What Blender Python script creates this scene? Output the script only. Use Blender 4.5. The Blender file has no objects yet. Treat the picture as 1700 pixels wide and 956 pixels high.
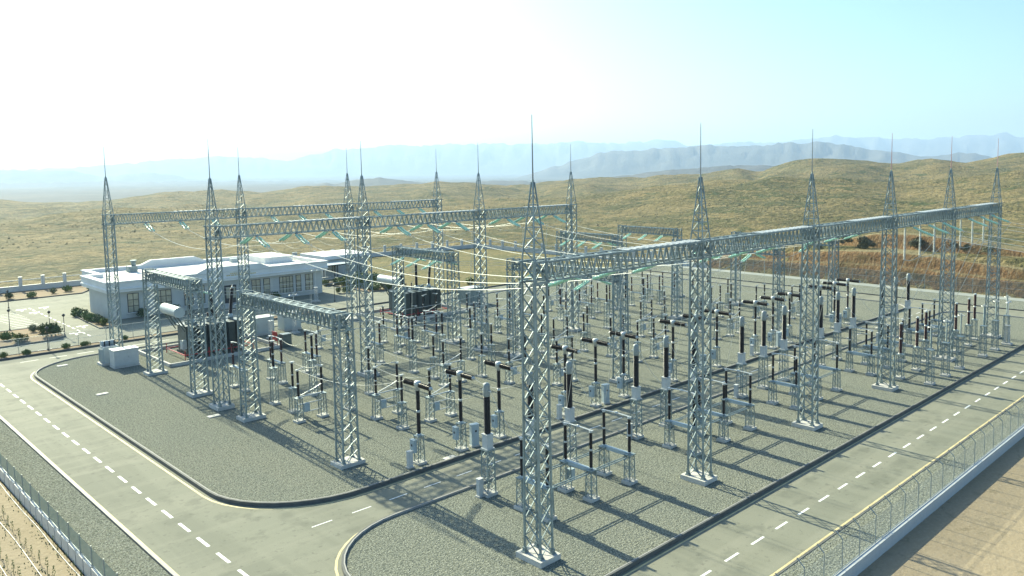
import bpy, math, random
import numpy as np
from mathutils import Vector, Matrix, noise
random.seed(7)
PI = math.pi
scene = bpy.context.scene
COL = scene.collection

# ------------------------------------------------------------------ camera
F_PX, YAW, PITCH, ROLL = 1344.6027, 0.7619131, 0.0965290, -0.0100363
PCX, PCY, CAM_H = 968.824, 403.636, 22.0
fw = Vector((math.cos(YAW), math.sin(YAW), 0)); rt = Vector((math.sin(YAW), -math.cos(YAW), 0)); up = Vector((0, 0, 1))
FWD = fw * math.cos(PITCH) - up * math.sin(PITCH)
U0 = fw * math.sin(PITCH) + up * math.cos(PITCH)
RGT = rt * math.cos(ROLL) + U0 * math.sin(ROLL)
UPV = U0 * math.cos(ROLL) - rt * math.sin(ROLL)
cd = bpy.data.cameras.new('camera'); cam = bpy.data.objects.new('camera', cd); COL.objects.link(cam)
m = Matrix.Identity(4)
for i in range(3):
    m[i][0] = RGT[i]; m[i][1] = UPV[i]; m[i][2] = -FWD[i]
m[2][3] = CAM_H
cam.matrix_world = m
cd.sensor_width = 36.0; cd.lens = F_PX * 36 / 1700
cd.shift_x = (850 - PCX) / 1700; cd.shift_y = -(478 - PCY) / 1700
cd.clip_start = 0.5; cd.clip_end = 90000
scene.camera = cam

# ------------------------------------------------------------------ world, sun, view
SUN_EL, SUN_AZ = math.radians(29), math.radians(2.5)     # azimuth from +Y towards +X
w = bpy.data.worlds.new('World'); scene.world = w; w.use_nodes = True
nt = w.node_tree; nt.nodes.clear()
wo = nt.nodes.new('ShaderNodeOutputWorld'); bg = nt.nodes.new('ShaderNodeBackground'); sky = nt.nodes.new('ShaderNodeTexSky')
sky.sky_type = 'NISHITA'; sky.sun_disc = False; sky.sun_elevation = SUN_EL; sky.sun_rotation = SUN_AZ
sky.air_density = 1.0; sky.dust_density = 3.2; sky.ozone_density = 2.0; sky.altitude = 600
bg.inputs['Strength'].default_value = 0.10
tint = nt.nodes.new('ShaderNodeMixRGB'); tint.blend_type = 'MULTIPLY'; tint.inputs['Fac'].default_value = 1; tint.inputs['Color2'].default_value = (.78, 0.99, 1.05, 1)
nt.links.new(sky.outputs[0], tint.inputs['Color1']); nt.links.new(tint.outputs[0], bg.inputs[0]); nt.links.new(bg.outputs[0], wo.inputs[0])
sd = bpy.data.lights.new('sun', 'SUN'); sd.energy = 5.0; sd.angle = math.radians(0.5); sd.color = (1.0, 0.97, 0.70)
sun = bpy.data.objects.new('sun', sd); COL.objects.link(sun)
S = Vector((math.sin(SUN_AZ) * math.cos(SUN_EL), math.cos(SUN_AZ) * math.cos(SUN_EL), math.sin(SUN_EL)))
sun.rotation_euler = S.to_track_quat('Z', 'Y').to_euler(); sun.location = (0, 0, 200)
vs = scene.view_settings
vs.view_transform = 'Standard'; vs.look = 'None'; vs.exposure = 1.25; vs.gamma = 1.0; vs.use_curve_mapping = False
cy = scene.cycles
cy.use_denoising = True; cy.max_bounces = 5; cy.diffuse_bounces = 3; cy.glossy_bounces = 2; cy.transmission_bounces = 3
cy.transparent_max_bounces = 24; cy.volume_bounces = 0; cy.caustics_reflective = False; cy.caustics_refractive = False

# ------------------------------------------------------------------ materials
def mat(name, col, rough=0.7, metal=0.0, var=0.0, scale=2.0, bump=0.0, bscale=None, col2=None, spec=0.5):
    M = bpy.data.materials.new(name); M.use_nodes = True
    n = M.node_tree.nodes; l = M.node_tree.links; b = n['Principled BSDF']
    b.inputs['Base Color'].default_value = (*col, 1); b.inputs['Roughness'].default_value = rough
    b.inputs['Metallic'].default_value = metal; b.inputs['Specular IOR Level'].default_value = spec
    tc = n.new('ShaderNodeTexCoord')
    if var or col2:
        nz = n.new('ShaderNodeTexNoise'); nz.inputs['Scale'].default_value = scale; nz.inputs['Detail'].default_value = 5
        l.new(tc.outputs['Object'], nz.inputs['Vector'])
        mx = n.new('ShaderNodeMixRGB'); rp = n.new('ShaderNodeMapRange')
        rp.inputs['From Min'].default_value = .3; rp.inputs['From Max'].default_value = .7
        l.new(nz.outputs['Fac'], rp.inputs['Value']); l.new(rp.outputs[0], mx.inputs['Fac'])
        c2 = col2 or tuple(c * (1 - var) for c in col)
        c1 = col if col2 else tuple(min(1, c * (1 + var)) for c in col)
        mx.inputs['Color1'].default_value = (*c2, 1); mx.inputs['Color2'].default_value = (*c1, 1)
        l.new(mx.outputs[0], b.inputs['Base Color'])
    if bump:
        n2 = n.new('ShaderNodeTexNoise'); n2.inputs['Scale'].default_value = bscale or scale; n2.inputs['Detail'].default_value = 4
        l.new(tc.outputs['Object'], n2.inputs['Vector'])
        bp = n.new('ShaderNodeBump'); bp.inputs['Strength'].default_value = bump; bp.inputs['Distance'].default_value = .1
        l.new(n2.outputs['Fac'], bp.inputs['Height']); l.new(bp.outputs[0], b.inputs['Normal'])
    return M

def layered(name, layers, base, rough=0.9, bump=(0, 1, .1), spec=.08):
    """base colour + list of (scale, lo, hi, colour, amount[, stretch]) mixed over it by noise"""
    M = bpy.data.materials.new(name); M.use_nodes = True
    n = M.node_tree.nodes; l = M.node_tree.links; b = n['Principled BSDF']
    b.inputs['Roughness'].default_value = rough; b.inputs['Specular IOR Level'].default_value = spec
    tc = n.new('ShaderNodeTexCoord'); prev = None
    for L in layers:
        sc_, lo, hi, colr, amt = L[:5]
        nz = n.new('ShaderNodeTexNoise'); nz.inputs['Scale'].default_value = sc_; nz.inputs['Detail'].default_value = 4; nz.inputs['Roughness'].default_value = .6
        if len(L) > 5:
            mp = n.new('ShaderNodeMapping'); mp.inputs['Scale'].default_value = L[5]; mp.inputs['Location'].default_value = (sc_ * 31, sc_ * 7, 0)
            l.new(tc.outputs['Object'], mp.inputs[0]); l.new(mp.outputs[0], nz.inputs['Vector'])
        else:
            l.new(tc.outputs['Object'], nz.inputs['Vector'])
        rp = n.new('ShaderNodeMapRange'); rp.inputs['From Min'].default_value = lo; rp.inputs['From Max'].default_value = hi
        rp.inputs['To Max'].default_value = amt
        l.new(nz.outputs['Fac'], rp.inputs['Value'])
        mx = n.new('ShaderNodeMixRGB'); l.new(rp.outputs[0], mx.inputs['Fac'])
        if prev is None: mx.inputs['Color1'].default_value = (*base, 1)
        else: l.new(prev, mx.inputs['Color1'])
        mx.inputs['Color2'].default_value = (*colr, 1); prev = mx.outputs[0]
    l.new(prev, b.inputs['Base Color'])
    if bump[0]:
        n2 = n.new('ShaderNodeTexNoise'); n2.inputs['Scale'].default_value = bump[1]; n2.inputs['Detail'].default_value = 5; n2.inputs['Roughness'].default_value = .65
        l.new(tc.outputs['Object'], n2.inputs['Vector'])
        bp = n.new('ShaderNodeBump'); bp.inputs['Strength'].default_value = bump[0]; bp.inputs['Distance'].default_value = bump[2]
        l.new(n2.outputs['Fac'], bp.inputs['Height']); l.new(bp.outputs[0], b.inputs['Normal'])
    return M

def mesh_mat(name, col, fac):
    M = bpy.data.materials.new(name); M.use_nodes = True
    n = M.node_tree.nodes; l = M.node_tree.links; b = n['Principled BSDF']
    b.inputs['Base Color'].default_value = (*col, 1); b.inputs['Roughness'].default_value = .5
    tr = n.new('ShaderNodeBsdfTransparent'); mx = n.new('ShaderNodeMixShader'); mx.inputs[0].default_value = fac
    l.new(tr.outputs[0], mx.inputs[1]); l.new(b.outputs[0], mx.inputs[2]); l.new(mx.outputs[0], n['Material Output'].inputs[0])
    return M

M = dict(
    steel=mat('galvanized_steel', (.25, .31, .315), .54, .45, .22, 1.2),
    steel2=mat('weathered_galvanized_steel', (.215, .27, .275), .54, .42, .22, 2.5),
    alu=mat('bare_aluminium', (.55, .57, .55), .45, .35),
    white=mat('white_paint', (.50, .52, .51), .5, 0, .05, 3),
    cab=mat('pale_grey_cabinet_paint', (.36, .44, .47), .5, 0, .05, 3),
    dark=mat('brown_black_porcelain', (.012, .008, .008), .32, 0, .25, 6, spec=.3),
    brown=mat('red_brown_porcelain', (.045, .013, .012), .3, 0, .25, 6, spec=.3),
    glass=mat('green_toughened_glass', (.40, .68, .55), .2, 0, .12, 8),
    conc=mat('pale_concrete', (.50, .49, .45), .85, 0, .10, 2.5, .2, 12),
    conc2=mat('shade_dark_kerb_stone', (.10, .105, .10), .85, 0, .14, 1.6, .2, 9),  # shade on the kerb faces is put into this dark base colour
    rod=mat('dull_rod_steel', (.30, .31, .31), .5, .5),
    rodred=mat('faded_red_rod_paint', (.55, .30, .29), .6),
    tank=mat('dark_green_grey_tank_paint', (.085, .115, .11), .4, 0, .2, 2),
    tankl=mat('pale_grey_tank_paint', (.46, .51, .50), .4, 0, .05, 2),
    red=mat('red_pipe_paint', (.45, .035, .03), .45),
    wallb=mat('pale_blue_grey_render', (.52, .53, .50), .85, 0, .07, .5, .1, 20),
    fascia=mat('pale_fascia_render', (.72, .73, .71), .8, 0, .07, .35),
    roof=mat('white_roof_membrane', (.72, .70, .63), .8, 0, .06, .5),
    pane=mat('cream_blind_glass', (.42, .40, .30), .08, 0, .25, 1.2, spec=.8),
    frame=mat('dark_window_frame', (.03, .035, .04), .5),
    asphalt=None, gravel=None,
    slab=mat('grey_paving', (.26, .28, .26), .85, 0, .15, .6),
    line_w=mat('white_road_paint', (.76, .76, .73), .7, 0, .1, 2),
    line_y=mat('yellow_road_paint', (.60, .50, .26), .7, 0, .18, 1.2),
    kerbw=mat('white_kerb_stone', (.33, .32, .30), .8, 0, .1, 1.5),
    meshl=mesh_mat('green_fence_mesh', (.10, .22, .22), .66),
    meshr=mesh_mat('grey_chain_link', (.40, .50, .52), .22),
    meshb=mesh_mat('dark_chain_link', (.14, .17, .155), .45),
    post=mat('grey_fence_post_steel', (.30, .34, .34), .5, .3),
    glint=mat('pale_sun_glint', (.80, .80, .76), .45, .1),  # pale colour standing in for sun glints on the beam tops
    pipe=mat('pale_drip_pipe', (.62, .60, .53), .6),
    leaf=mat('shrub_leaf', (.075, .14, .028), .6, 0, .45, 4, col2=(.16, .21, .05)),
    leafd=mat('dark_conifer_leaf', (.055, .10, .03), .7, 0, .4, 4),
    scrub=mat('olive_scrub_leaf', (.07, .08, .04), .8, 0, .4, 3, col2=(.12, .125, .07)),
    head=mat('grey_expansion_head', (.27, .30, .29), .35, 0, .1, 3),
    stem=mat('young_stem', (.06, .09, .035), .8),
    soilbed=layered('bare_bed_soil', [(.4, .4, .65, (.30, .20, .13), .8), (2.5, .4, .7, (.20, .17, .10), .6)], (.26, .20, .13), bump=(.4, 3, .08)),
)
M['gravel'] = layered('crushed_stone', [(.035, .35, .68, (.21, .205, .155), .8), (.22, .44, .60, (.175, .19, .155), .6, (1, .4, 1)), (.9, .40, .66, (.20, .205, .16), .5), (2.4, .47, .57, (.095, .105, .086), .4), (6.5, .44, .57, (.055, .066, .057), .75), (13.0, .50, .60, (.42, .43, .37), .80)],
                      (.215, .225, .175), bump=(1.0, 7, .14), spec=0.0)
M['asphalt'] = layered('worn_road_surface', [(.03, .35, .7, (.235, .23, .175), .7), (.45, .46, .60, (.155, .16, .125), .55, (1, .05, 1)), (.45, .47, .60, (.26, .255, .20), .5, (.05, 1, 1)), (.5, .55, .66, (.14, .145, .115), .6), (2.5, .60, .68, (.10, .105, .085), .45), (14, .45, .7, (.14, .145, .12), .3)],
                       (.205, .21, .165), rough=.85, bump=(.08, 25, .02), spec=.12)
M['steppe'] = layered('dry_steppe_grass', [(.006, .40, .60, (.19, .152, .068), .85), (.018, .44, .58, (.24, .188, .092), .75), (.012, .46, .60, (.08, .088, .042), .95, (1, 2.2, 1)), (.05, .50, .60, (.255, .195, .092), .7, (2, .8, 1)),
                                           (.14, .50, .60, (.076, .078, .038), .65), (.33, .51, .60, (.255, .205, .108), .6), (.8, .53, .60, (.046, .05, .026), .6), (.07, .58, .64, (.058, .08, .035), .7)], (.135, .122, .058), bump=(.9, .4, 2.5))
M['rock'] = layered('mountain_rock', [(.0012, .4, .65, (.13, .12, .10), .8), (.006, .4, .65, (.06, .065, .065), .7)], (.10, .10, .095), bump=(.4, .02, 20))
M['soil'] = layered('bare_pale_soil', [(.08, .38, .66, (.34, .275, .19), .8), (.6, .42, .66, (.30, .245, .165), .7, (1, .3, 1)), (1.6, .56, .7, (.17, .145, .09), .5), (5, .5, .7, (.38, .32, .23), .5)], (.29, .235, .155), bump=(.5, 2.2, .12))
M['bank'] = layered('orange_cut_earth', [(.35, .40, .62, (.20, .115, .055), .9, (1, 1, 2.5)), (1.1, .48, .62, (.26, .19, .11), .85, (1, 3, .3)), (.22, .50, .64, (.07, .07, .036), .7, (.6, .6, 1.6)), (1.6, .48, .60, (.085, .05, .026), .75, (1, 2.5, .25))], (.21, .13, .062), bump=(.9, 1.4, .5))
n_ = M['bank'].node_tree.nodes; l_ = M['bank'].node_tree.links; ge = n_.new('ShaderNodeNewGeometry'); sx = n_.new('ShaderNodeSeparateXYZ'); l_.new(ge.outputs['True Normal'], sx.inputs[0])
mr = n_.new('ShaderNodeMapRange'); mr.inputs['From Min'].default_value = .82; mr.inputs['From Max'].default_value = .95; l_.new(sx.outputs['Z'], mr.inputs['Value'])
src = n_['Principled BSDF'].inputs['Base Color'].links[0].from_socket; fx = n_.new('ShaderNodeMixRGB'); l_.new(mr.outputs[0], fx.inputs['Fac']); l_.new(src, fx.inputs['Color1'])
fx.inputs['Color2'].default_value = (.22, .185, .105, 1); l_.new(fx.outputs[0], n_['Principled BSDF'].inputs['Base Color'])
M['drygrass'] = layered('dry_yellow_grass', [(.07, .4, .62, (.20, .165, .075), .8), (.3, .47, .60, (.25, .195, .09), .7), (.9, .50, .60, (.09, .095, .04), .7), (2.2, .52, .62, (.06, .07, .03), .6)], (.15, .14, .065), bump=(.8, 2, .3))

# ------------------------------------------------------------------ mesh building
class MB:
    def __init__(s): s.v = []; s.f = []
    def add(s, vs, fs):
        o = len(s.v); s.v += [tuple(x) for x in vs]; s.f += [tuple(i + o for i in q) for q in fs]
    def bar(s, p0, p1, wd, wd2=None):
        p0 = Vector(p0); p1 = Vector(p1); d = (p1 - p0).normalized()
        ref = Vector((0, 0, 1)) if abs(d.z) < .95 else Vector((1, 0, 0))
        a = d.cross(ref).normalized(); b = d.cross(a)
        a = a * wd / 2; b = b * (wd2 or wd) / 2
        vs = [p0 + a + b, p0 - a + b, p0 - a - b, p0 + a - b, p1 + a + b, p1 - a + b, p1 - a - b, p1 + a - b]
        s.add(vs, [(0, 1, 5, 4), (1, 2, 6, 5), (2, 3, 7, 6), (3, 0, 4, 7), (3, 2, 1, 0), (4, 5, 6, 7)])
    def box(s, c, sz, rz=0.0, taper=1.0):
        x, y, z = (k / 2 for k in sz); cs, sn = math.cos(rz), math.sin(rz); vs = []
        for dz in (-z, z):
            t = taper if dz > 0 else 1
            for dx, dy in ((-x, -y), (x, -y), (x, y), (-x, y)):
                dx *= t; dy *= t
                vs.append((c[0] + dx * cs - dy * sn, c[1] + dx * sn + dy * cs, c[2] + dz))
        s.add(vs, [(0, 3, 2, 1), (4, 5, 6, 7), (0, 1, 5, 4), (1, 2, 6, 5), (2, 3, 7, 6), (3, 0, 4, 7)])
    def tube(s, pts, r, n=6, r1=None, cap=True):
        pts = [Vector(p) for p in pts]; N = len(pts); rings = []
        for i, p in enumerate(pts):
            d = (pts[min(i + 1, N - 1)] - pts[max(i - 1, 0)]).normalized()
            ref = Vector((0, 0, 1)) if abs(d.z) < .95 else Vector((1, 0, 0))
            a = d.cross(ref).normalized(); b = d.cross(a)
            rr = r if r1 is None else r + (r1 - r) * i / (N - 1)
            rings.append([p + (a * math.cos(2 * PI * k / n) + b * math.sin(2 * PI * k / n)) * rr for k in range(n)])
        vs = [q for R in rings for q in R]; fs = []
        for i in range(N - 1):
            for k in range(n):
                fs.append((i * n + k, i * n + (k + 1) % n, (i + 1) * n + (k + 1) % n, (i + 1) * n + k))
        if cap: fs += [tuple(range(n - 1, -1, -1)), tuple((N - 1) * n + k for k in range(n))]
        s.add(vs, fs)
    def lathe(s, prof, base, axis=(0, 0, 1), n=12):
        """prof: list of (t along axis, radius)"""
        ax = Vector(axis).normalized(); ref = Vector((0, 0, 1)) if abs(ax.z) < .9 else Vector((1, 0, 0))
        a = ax.cross(ref).normalized(); b = ax.cross(a); B = Vector(base)
        vs = [B + ax * t + (a * math.cos(2 * PI * k / n) + b * math.sin(2 * PI * k / n)) * r for t, r in prof for k in range(n)]
        fs = []
        for i in range(len(prof) - 1):
            for k in range(n):
                fs.append((i * n + k, i * n + (k + 1) % n, (i + 1) * n + (k + 1) % n, (i + 1) * n + k))
        fs += [tuple(range(n - 1, -1, -1)), tuple((len(prof) - 1) * n + k for k in range(n))]
        s.add(vs, fs)
    def sheds(s, base, axis, L, rc, rs, pitch=.075, n=12):
        k = max(3, int(L / pitch)); prof = [(0, rc)]
        for i in range(k):
            z0 = L * i / k; d = L / k
            prof += [(z0 + d * .25, rc), (z0 + d * .55, rs), (z0 + d * .8, rs * .96)]
        prof.append((L, rc)); s.lathe(prof, base, axis, n)
    def prism(s, poly, z0, z1):
        n = len(poly); vs = [(x, y, z0) for x, y in poly] + [(x, y, z1) for x, y in poly]
        s.add(vs, [tuple(range(n - 1, -1, -1)), tuple(range(n, 2 * n))] + [(i, (i + 1) % n, (i + 1) % n + n, i + n) for i in range(n)])
    def sheet(s, poly, z): s.add([(x, y, z) for x, y in poly], [tuple(range(len(poly)))])
    def build(s, name, material, parent=None, smooth=False):
        me = bpy.data.meshes.new(name); me.from_pydata(s.v, [], s.f); me.materials.append(material)
        if smooth: me.polygons.foreach_set('use_smooth', [True] * len(me.polygons))
        me.update(); o = bpy.data.objects.new(name, me); COL.objects.link(o)
        if parent: o.parent = parent
        return o

def tag(o, label, cat, group=None, kind=None):
    if label: o['label'] = label
    if cat: o['category'] = cat
    if group: o['group'] = group
    if kind: o['kind'] = kind
    return o
def thing(name, label, cat, loc=(0, 0, 0), rz=0, group=None):
    o = bpy.data.objects.new(name, None); COL.objects.link(o); o.empty_display_size = .3
    o.location = loc; o.rotation_euler = (0, 0, rz); return tag(o, label, cat, group)
def struct(name, mb, material, smooth=False):
    o = mb.build(name, material, None, smooth); o['kind'] = 'structure'; return o
def dup(root, loc, rz=0, label=None, group=None):
    r = root.copy(); COL.objects.link(r); r.location = loc; r.rotation_euler = (0, 0, rz)
    if label: r['label'] = label
    if group: r['group'] = group
    for ch in list(root.children):
        c = ch.copy(); COL.objects.link(c); c.parent = r
        for gch in list(ch.children):
            d = gch.copy(); COL.objects.link(d); d.parent = c
    return r
class Kind:
    """builds a thing the first time, copies it afterwards"""
    def __init__(s, make, cat, group): s.make = make; s.cat = cat; s.group = group; s.first = None
    def put(s, loc, label, rz=0, group=None):
        if s.first is None:
            s.first = s.make(); s.first.location = loc; s.first.rotation_euler = (0, 0, rz)
            return tag(s.first, label, s.cat, group or s.group)
        return dup(s.first, loc, rz, label, group or s.group)
ORD = ['first', 'second', 'third', 'fourth', 'fifth', 'sixth', 'seventh', 'eighth', 'ninth', 'tenth', 'eleventh', 'twelfth', 'thirteenth', 'fourteenth', 'fifteenth',
       'sixteenth', 'seventeenth', 'eighteenth', 'nineteenth', 'twentieth']
TENS = {2: 'twenty', 3: 'thirty', 4: 'forty', 5: 'fifty', 6: 'sixty', 7: 'seventy'}
def nth(i):
    if i < 20: return ORD[i]
    t, u = divmod(i + 1, 10)
    return (TENS[t] + '-' + ORD[u - 1]) if u else {3: 'thirtieth', 4: 'fortieth', 5: 'fiftieth', 6: 'sixtieth', 7: 'seventieth'}[t]

# ------------------------------------------------------------------ layout constants
TX = [29.72, 45.12, 60.57, 76.05, 91.67, 107.36]         # front tall row, X
RY, BY, CY_ = 32.08, 74.74, 104.16                        # tall rows, Y
LX = [30.1, 61.1, 92.1, 107.2]                            # low portals
BUS1, BUS2 = (53.2, 69.5), (80.8, 92.9)
BAY = [(TX[i] + TX[i + 1]) / 2 for i in range(5)]
PH = 3.9

# ------------------------------------------------------------------ the ground
def arc(cx, cy_, r, a0, a1, n=10):
    return [(cx + r * math.cos(math.radians(a0 + (a1 - a0) * i / n)), cy_ + r * math.sin(math.radians(a0 + (a1 - a0) * i / n))) for i in range(n + 1)]
ZR = -0.14
b = MB(); b.sheet([(12.1, 18.4), (142, 18.4), (142, 178), (12.1, 178)], ZR); struct('road', b, M['asphalt'])
# gravel yards with rounded corners
yardA = arc(28.25, 55.45, 7.5, 180, 270) + arc(119.5, 52.2, 4.2, 270, 360) + arc(119.5, 103.0, 5.0, 0, 90) + arc(28.2, 100.6, 7.4, 90, 180)
yardB = arc(27.4, 36.6, 6.4, 90, 180)[::1] + arc(26.5, 33.3, 5.6, 180, 270) + [(119.5, 27.7)] + arc(119.5, 31.7, 4, 270, 360) + arc(119.0, 38.5, 4.5, 0, 90)
def inset(poly, d):
    n = len(poly); out = []
    for i in range(n):
        p0 = Vector(poly[i - 1]); p1 = Vector(poly[i]); p2 = Vector(poly[(i + 1) % n])
        e1 = (p1 - p0); e2 = (p2 - p1)
        if e1.length < 1e-6 or e2.length < 1e-6: out.append(tuple(p1)); continue
        n1 = Vector((-e1.y, e1.x)).normalized(); n2 = Vector((-e2.y, e2.x)).normalized()
        nn = (n1 + n2)
        nn = nn.normalized() / max(.5, nn.normalized().dot(n1)) if nn.length > 1e-6 else n1
        out.append(tuple(p1 + nn * d))
    return out
def ccw(poly):
    a_ = sum(poly[i - 1][0] * poly[i][1] - poly[i][0] * poly[i - 1][1] for i in range(len(poly)))
    return poly if a_ > 0 else poly[::-1]
def ring(mb, outer, inner, z0, z1):
    n = len(outer); o = len(mb.v)
    vs = [(x, y, z0) for x, y in outer] + [(x, y, z1) for x, y in outer] + [(x, y, z1) for x, y in inner] + [(x, y, z0) for x, y in inner]
    fs = []
    for i in range(n):
        j = (i + 1) % n
        fs += [(i, j, n + j, n + i), (n + i, n + j, 2 * n + j, 2 * n + i), (2 * n + i, 2 * n + j, 3 * n + j, 3 * n + i)]
    mb.add(vs, fs)
kerb = MB(); gv = MB(); yl = MB(); ktop = MB()
yards = []
for y_ in (yardA, yardB):
    y_ = ccw(y_); yards.append(y_)
    gv.sheet(inset(y_, .16), 0.0)
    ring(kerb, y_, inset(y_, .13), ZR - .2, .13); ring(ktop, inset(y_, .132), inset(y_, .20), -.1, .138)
    o_ = inset(y_, -.22); i_ = inset(y_, -.36); n = len(y_)
    yl.add([(x, y, ZR + .004) for x, y in o_] + [(x, y, ZR + .004) for x, y in i_], [(i, (i + 1) % n, (i + 1) % n + n, i + n) for i in range(n)])
# verges: left gravel strip, right gravel strip, far strips, back strip
for poly in ([(12.25, 18.6), (14.85, 18.6), (14.85, 177.5), (12.25, 177.5)], [(14.86, 18.62), (141.2, 18.62), (141.2, 21.22), (14.86, 21.22)], [(130.2, 21.4), (138.2, 21.4), (138.2, 113), (130.2, 113)]):
    gv.sheet(poly, -.02)
struct('gravel_yard', gv, M['gravel'])
def strip(mb, x0, y0, x1, y1, z0, z1): mb.box(((x0 + x1) / 2, (y0 + y1) / 2, (z0 + z1) / 2), (abs(x1 - x0), abs(y1 - y0), z1 - z0))
strip(kerb, 14.86, 21.23, 130, 21.37, ZR - .2, .0); strip(kerb, 130.0, 21.4, 130.15, 113.1, ZR - .2, .02)
strip(kerb, 15.1, 113.6, 142, 113.78, ZR - .2, .08)
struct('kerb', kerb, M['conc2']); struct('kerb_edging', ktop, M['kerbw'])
k2 = MB(); strip(k2, 14.93, 21.4, 15.0, 177, ZR - .2, .02); strip(k2, 15.0, 21.4, 15.09, 177, ZR - .2, ZR + .02); struct('kerb_strip', k2, M['kerbw'])
cs = MB(); strip(cs, 138.2, 18.8, 141.0, 113.5, ZR - .2, .0); struct('pavement', cs, M['slab'])
# painted markings
wl = MB()
def dash(mb, x0, y0, x1, y1, wd):
    d = Vector((x1 - x0, y1 - y0)).normalized(); q = Vector((-d.y, d.x)) * wd / 2
    mb.add([(x0 + q.x, y0 + q.y, ZR + .005), (x0 - q.x, y0 - q.y, ZR + .005), (x1 - q.x, y1 - q.y, ZR + .005), (x1 + q.x, y1 + q.y, ZR + .005)], [(0, 1, 2, 3)])
y = 27.0
while y < 112: dash(wl, 17.75, y + .5, 17.75, y + 2.2, .19); y += 2.88
x = 15.6 + 21
for i in range(-5, 32):
    dash(wl, 42.15 + i * 2.73, 24.32, 43.5 + i * 2.73, 24.32, .16)
for i in range(36): dash(wl, 23.12 + i * 2.79, 45.53, 24.51 + i * 2.79, 45.53, .10)
for i in range(36): dash(wl, 21.5 + i * 2.9, 110.85, 23.3 + i * 2.9, 110.85, .12)
for (a_, b_) in ((15.1, 15.26),):
    yl.sheet([(a_, 21.5), (b_, 21.5), (b_, 112), (a_, 112)], ZR + .004)
yl.sheet([(15.5, 21.52), (129.5, 21.52), (129.5, 21.66), (15.5, 21.66)], ZR + .004)
# car park marks
for i in range(11):
    dash(wl, 26.1 - i * .05, 134.4 + i * 1.55, 29.2, 134.6 + i * 1.55, .14)
for i in range(14): dash(wl, 31.6, 121.5 + i * 2.4, 31.6, 122.8 + i * 2.4, .2)
for (x0, y0) in ((30.6, 123.6), (32.7, 128.5), (31.0, 147.0), (33.2, 151.2), (30.2, 151.6)):
    dash(wl, x0, y0, x0 + .3, y0 + 2.2, .35); dash(wl, x0 - .5, y0 + 1.7, x0 + .9, y0 + 1.7, .6)
for i in range(5): dash(wl, 24.5 + i * 2.2, 116.6, 26 + i * 2.2, 116.6, .14)
struct('road_markings', wl, M['line_w']); struct('road_edge_lines', yl, M['line_y'])
# planting beds and compound ground on the far side
bed = MB()
bedA = ccw([(15.3, 121.6), (27.5, 121.9), (29.3, 123.6), (29.0, 133.4), (15.3, 134.2)])
bedB = ccw([(33.9, 126.2), (35.4, 125.4), (36.0, 127), (36.0, 142.4), (34.4, 142.0)])
bedC = ccw([(76.2, 125.6), (81.8, 124.4), (86, 133), (86, 140.5), (76.2, 142.5)])
bedD = ccw([(15.3, 164.8), (42, 164.8), (46, 171), (46, 176.8), (15.3, 176.8)])
bedE = ccw([(15.3, 113.8), (60, 113.8), (60, 115.6), (15.3, 115.6)])
bk = MB()
for q in (bedA, bedB, bedC, bedD, bedE):
    bed.sheet(inset(q, .12), -.02); ring(bk, q, inset(q, .14), ZR - .2, .05)
struct('planting_bed', bed, M['soilbed']); struct('bed_kerb', bk, M['conc2'])
lot = MB(); lot.sheet([(83.5, 114.2), (141, 114.2), (141, 176.8), (90.5, 176.8), (90.5, 150), (83.5, 150)], -.03); lot.sheet([(47, 154), (90.3, 154), (90.3, 176.8), (47, 176.8)], -.03); struct('grass_lot', lot, M['drygrass'])
for nm, poly in (('soil_field', [(-40, -5), (12.0, -5), (12.0, 200), (-40, 200)]),):
    pass

# ------------------------------------------------------------------ hills and mountains
def px_of(phi): return PCX + F_PX * np.tan(phi) / math.cos(PITCH)
def yh_of(x): return 273.4 + (969 - x) * .01004
def zof(d, x, y): return CAM_H + d * (yh_of(x) - y) / F_PX
def fbm(xs, ys, sc, oc=4, seed=0.0):
    out = np.zeros(xs.shape); it = np.nditer([xs, ys], flags=['multi_index'])
    for a_, b_ in it:
        out[it.multi_index] = noise.fractal(Vector((float(a_) / sc + seed, float(b_) / sc - seed, seed)), .6, 2.1, oc)
    return out
C1 = ([-400, 0, 200, 400, 600, 850, 1000, 1080, 1160, 1290, 1400, 1500, 1600, 1700, 2200], [352, 350, 347, 347, 343, 337, 326, 317, 309, 299, 300, 311, 300, 292, 280])
C2 = ([-400, 0, 100, 170, 260, 340, 420, 520, 600, 680, 730, 780, 850, 900, 980, 1060, 1090, 1150, 1200, 1225, 1260, 1290, 1340, 1370, 1440, 1480, 1550, 1600, 1650, 1700, 2200],
      [330, 325.5, 326.5, 326, 318, 317, 316, 309.5, 309, 309, 303.5, 304, 306, 303, 297, 299, 294, 293, 286, 281, 288, 278, 268, 266, 267, 271, 263, 268, 263, 257, 250])
def outside(x, y):
    dx = np.maximum(np.maximum(11.9 - x, x - 142.8), 0); dy = np.maximum(np.maximum(18.2 - y, y - 177.5), 0)
    return np.hypot(dx, dy)
def smooth(t): t = np.clip(t, 0, 1); return t * t * (3 - 2 * t)
def interp_s(r, rs, zs):
    """smoothstep between (r_k, z_k(phi)); zs: list of arrays over phi"""
    out = np.zeros((len(r), len(zs[0])))
    for i, rr in enumerate(r):
        k = int(np.clip(np.searchsorted(rs, rr) - 1, 0, len(rs) - 2))
        t = smooth((rr - rs[k]) / (rs[k + 1] - rs[k])); out[i] = zs[k] * (1 - t) + zs[k + 1] * t
    return out
phi = np.radians(np.linspace(-82, 82, 411)); xp = px_of(np.clip(phi, -1.2, 1.2))
y1 = np.interp(xp, *C1); y2 = np.interp(xp, *C2)
rr = np.concatenate([[2], np.geomspace(8, 130, 34), np.geomspace(136, 1750, 92)])
c1 = zof(420, xp, y1); c2 = zof(950, xp, y2)
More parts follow.
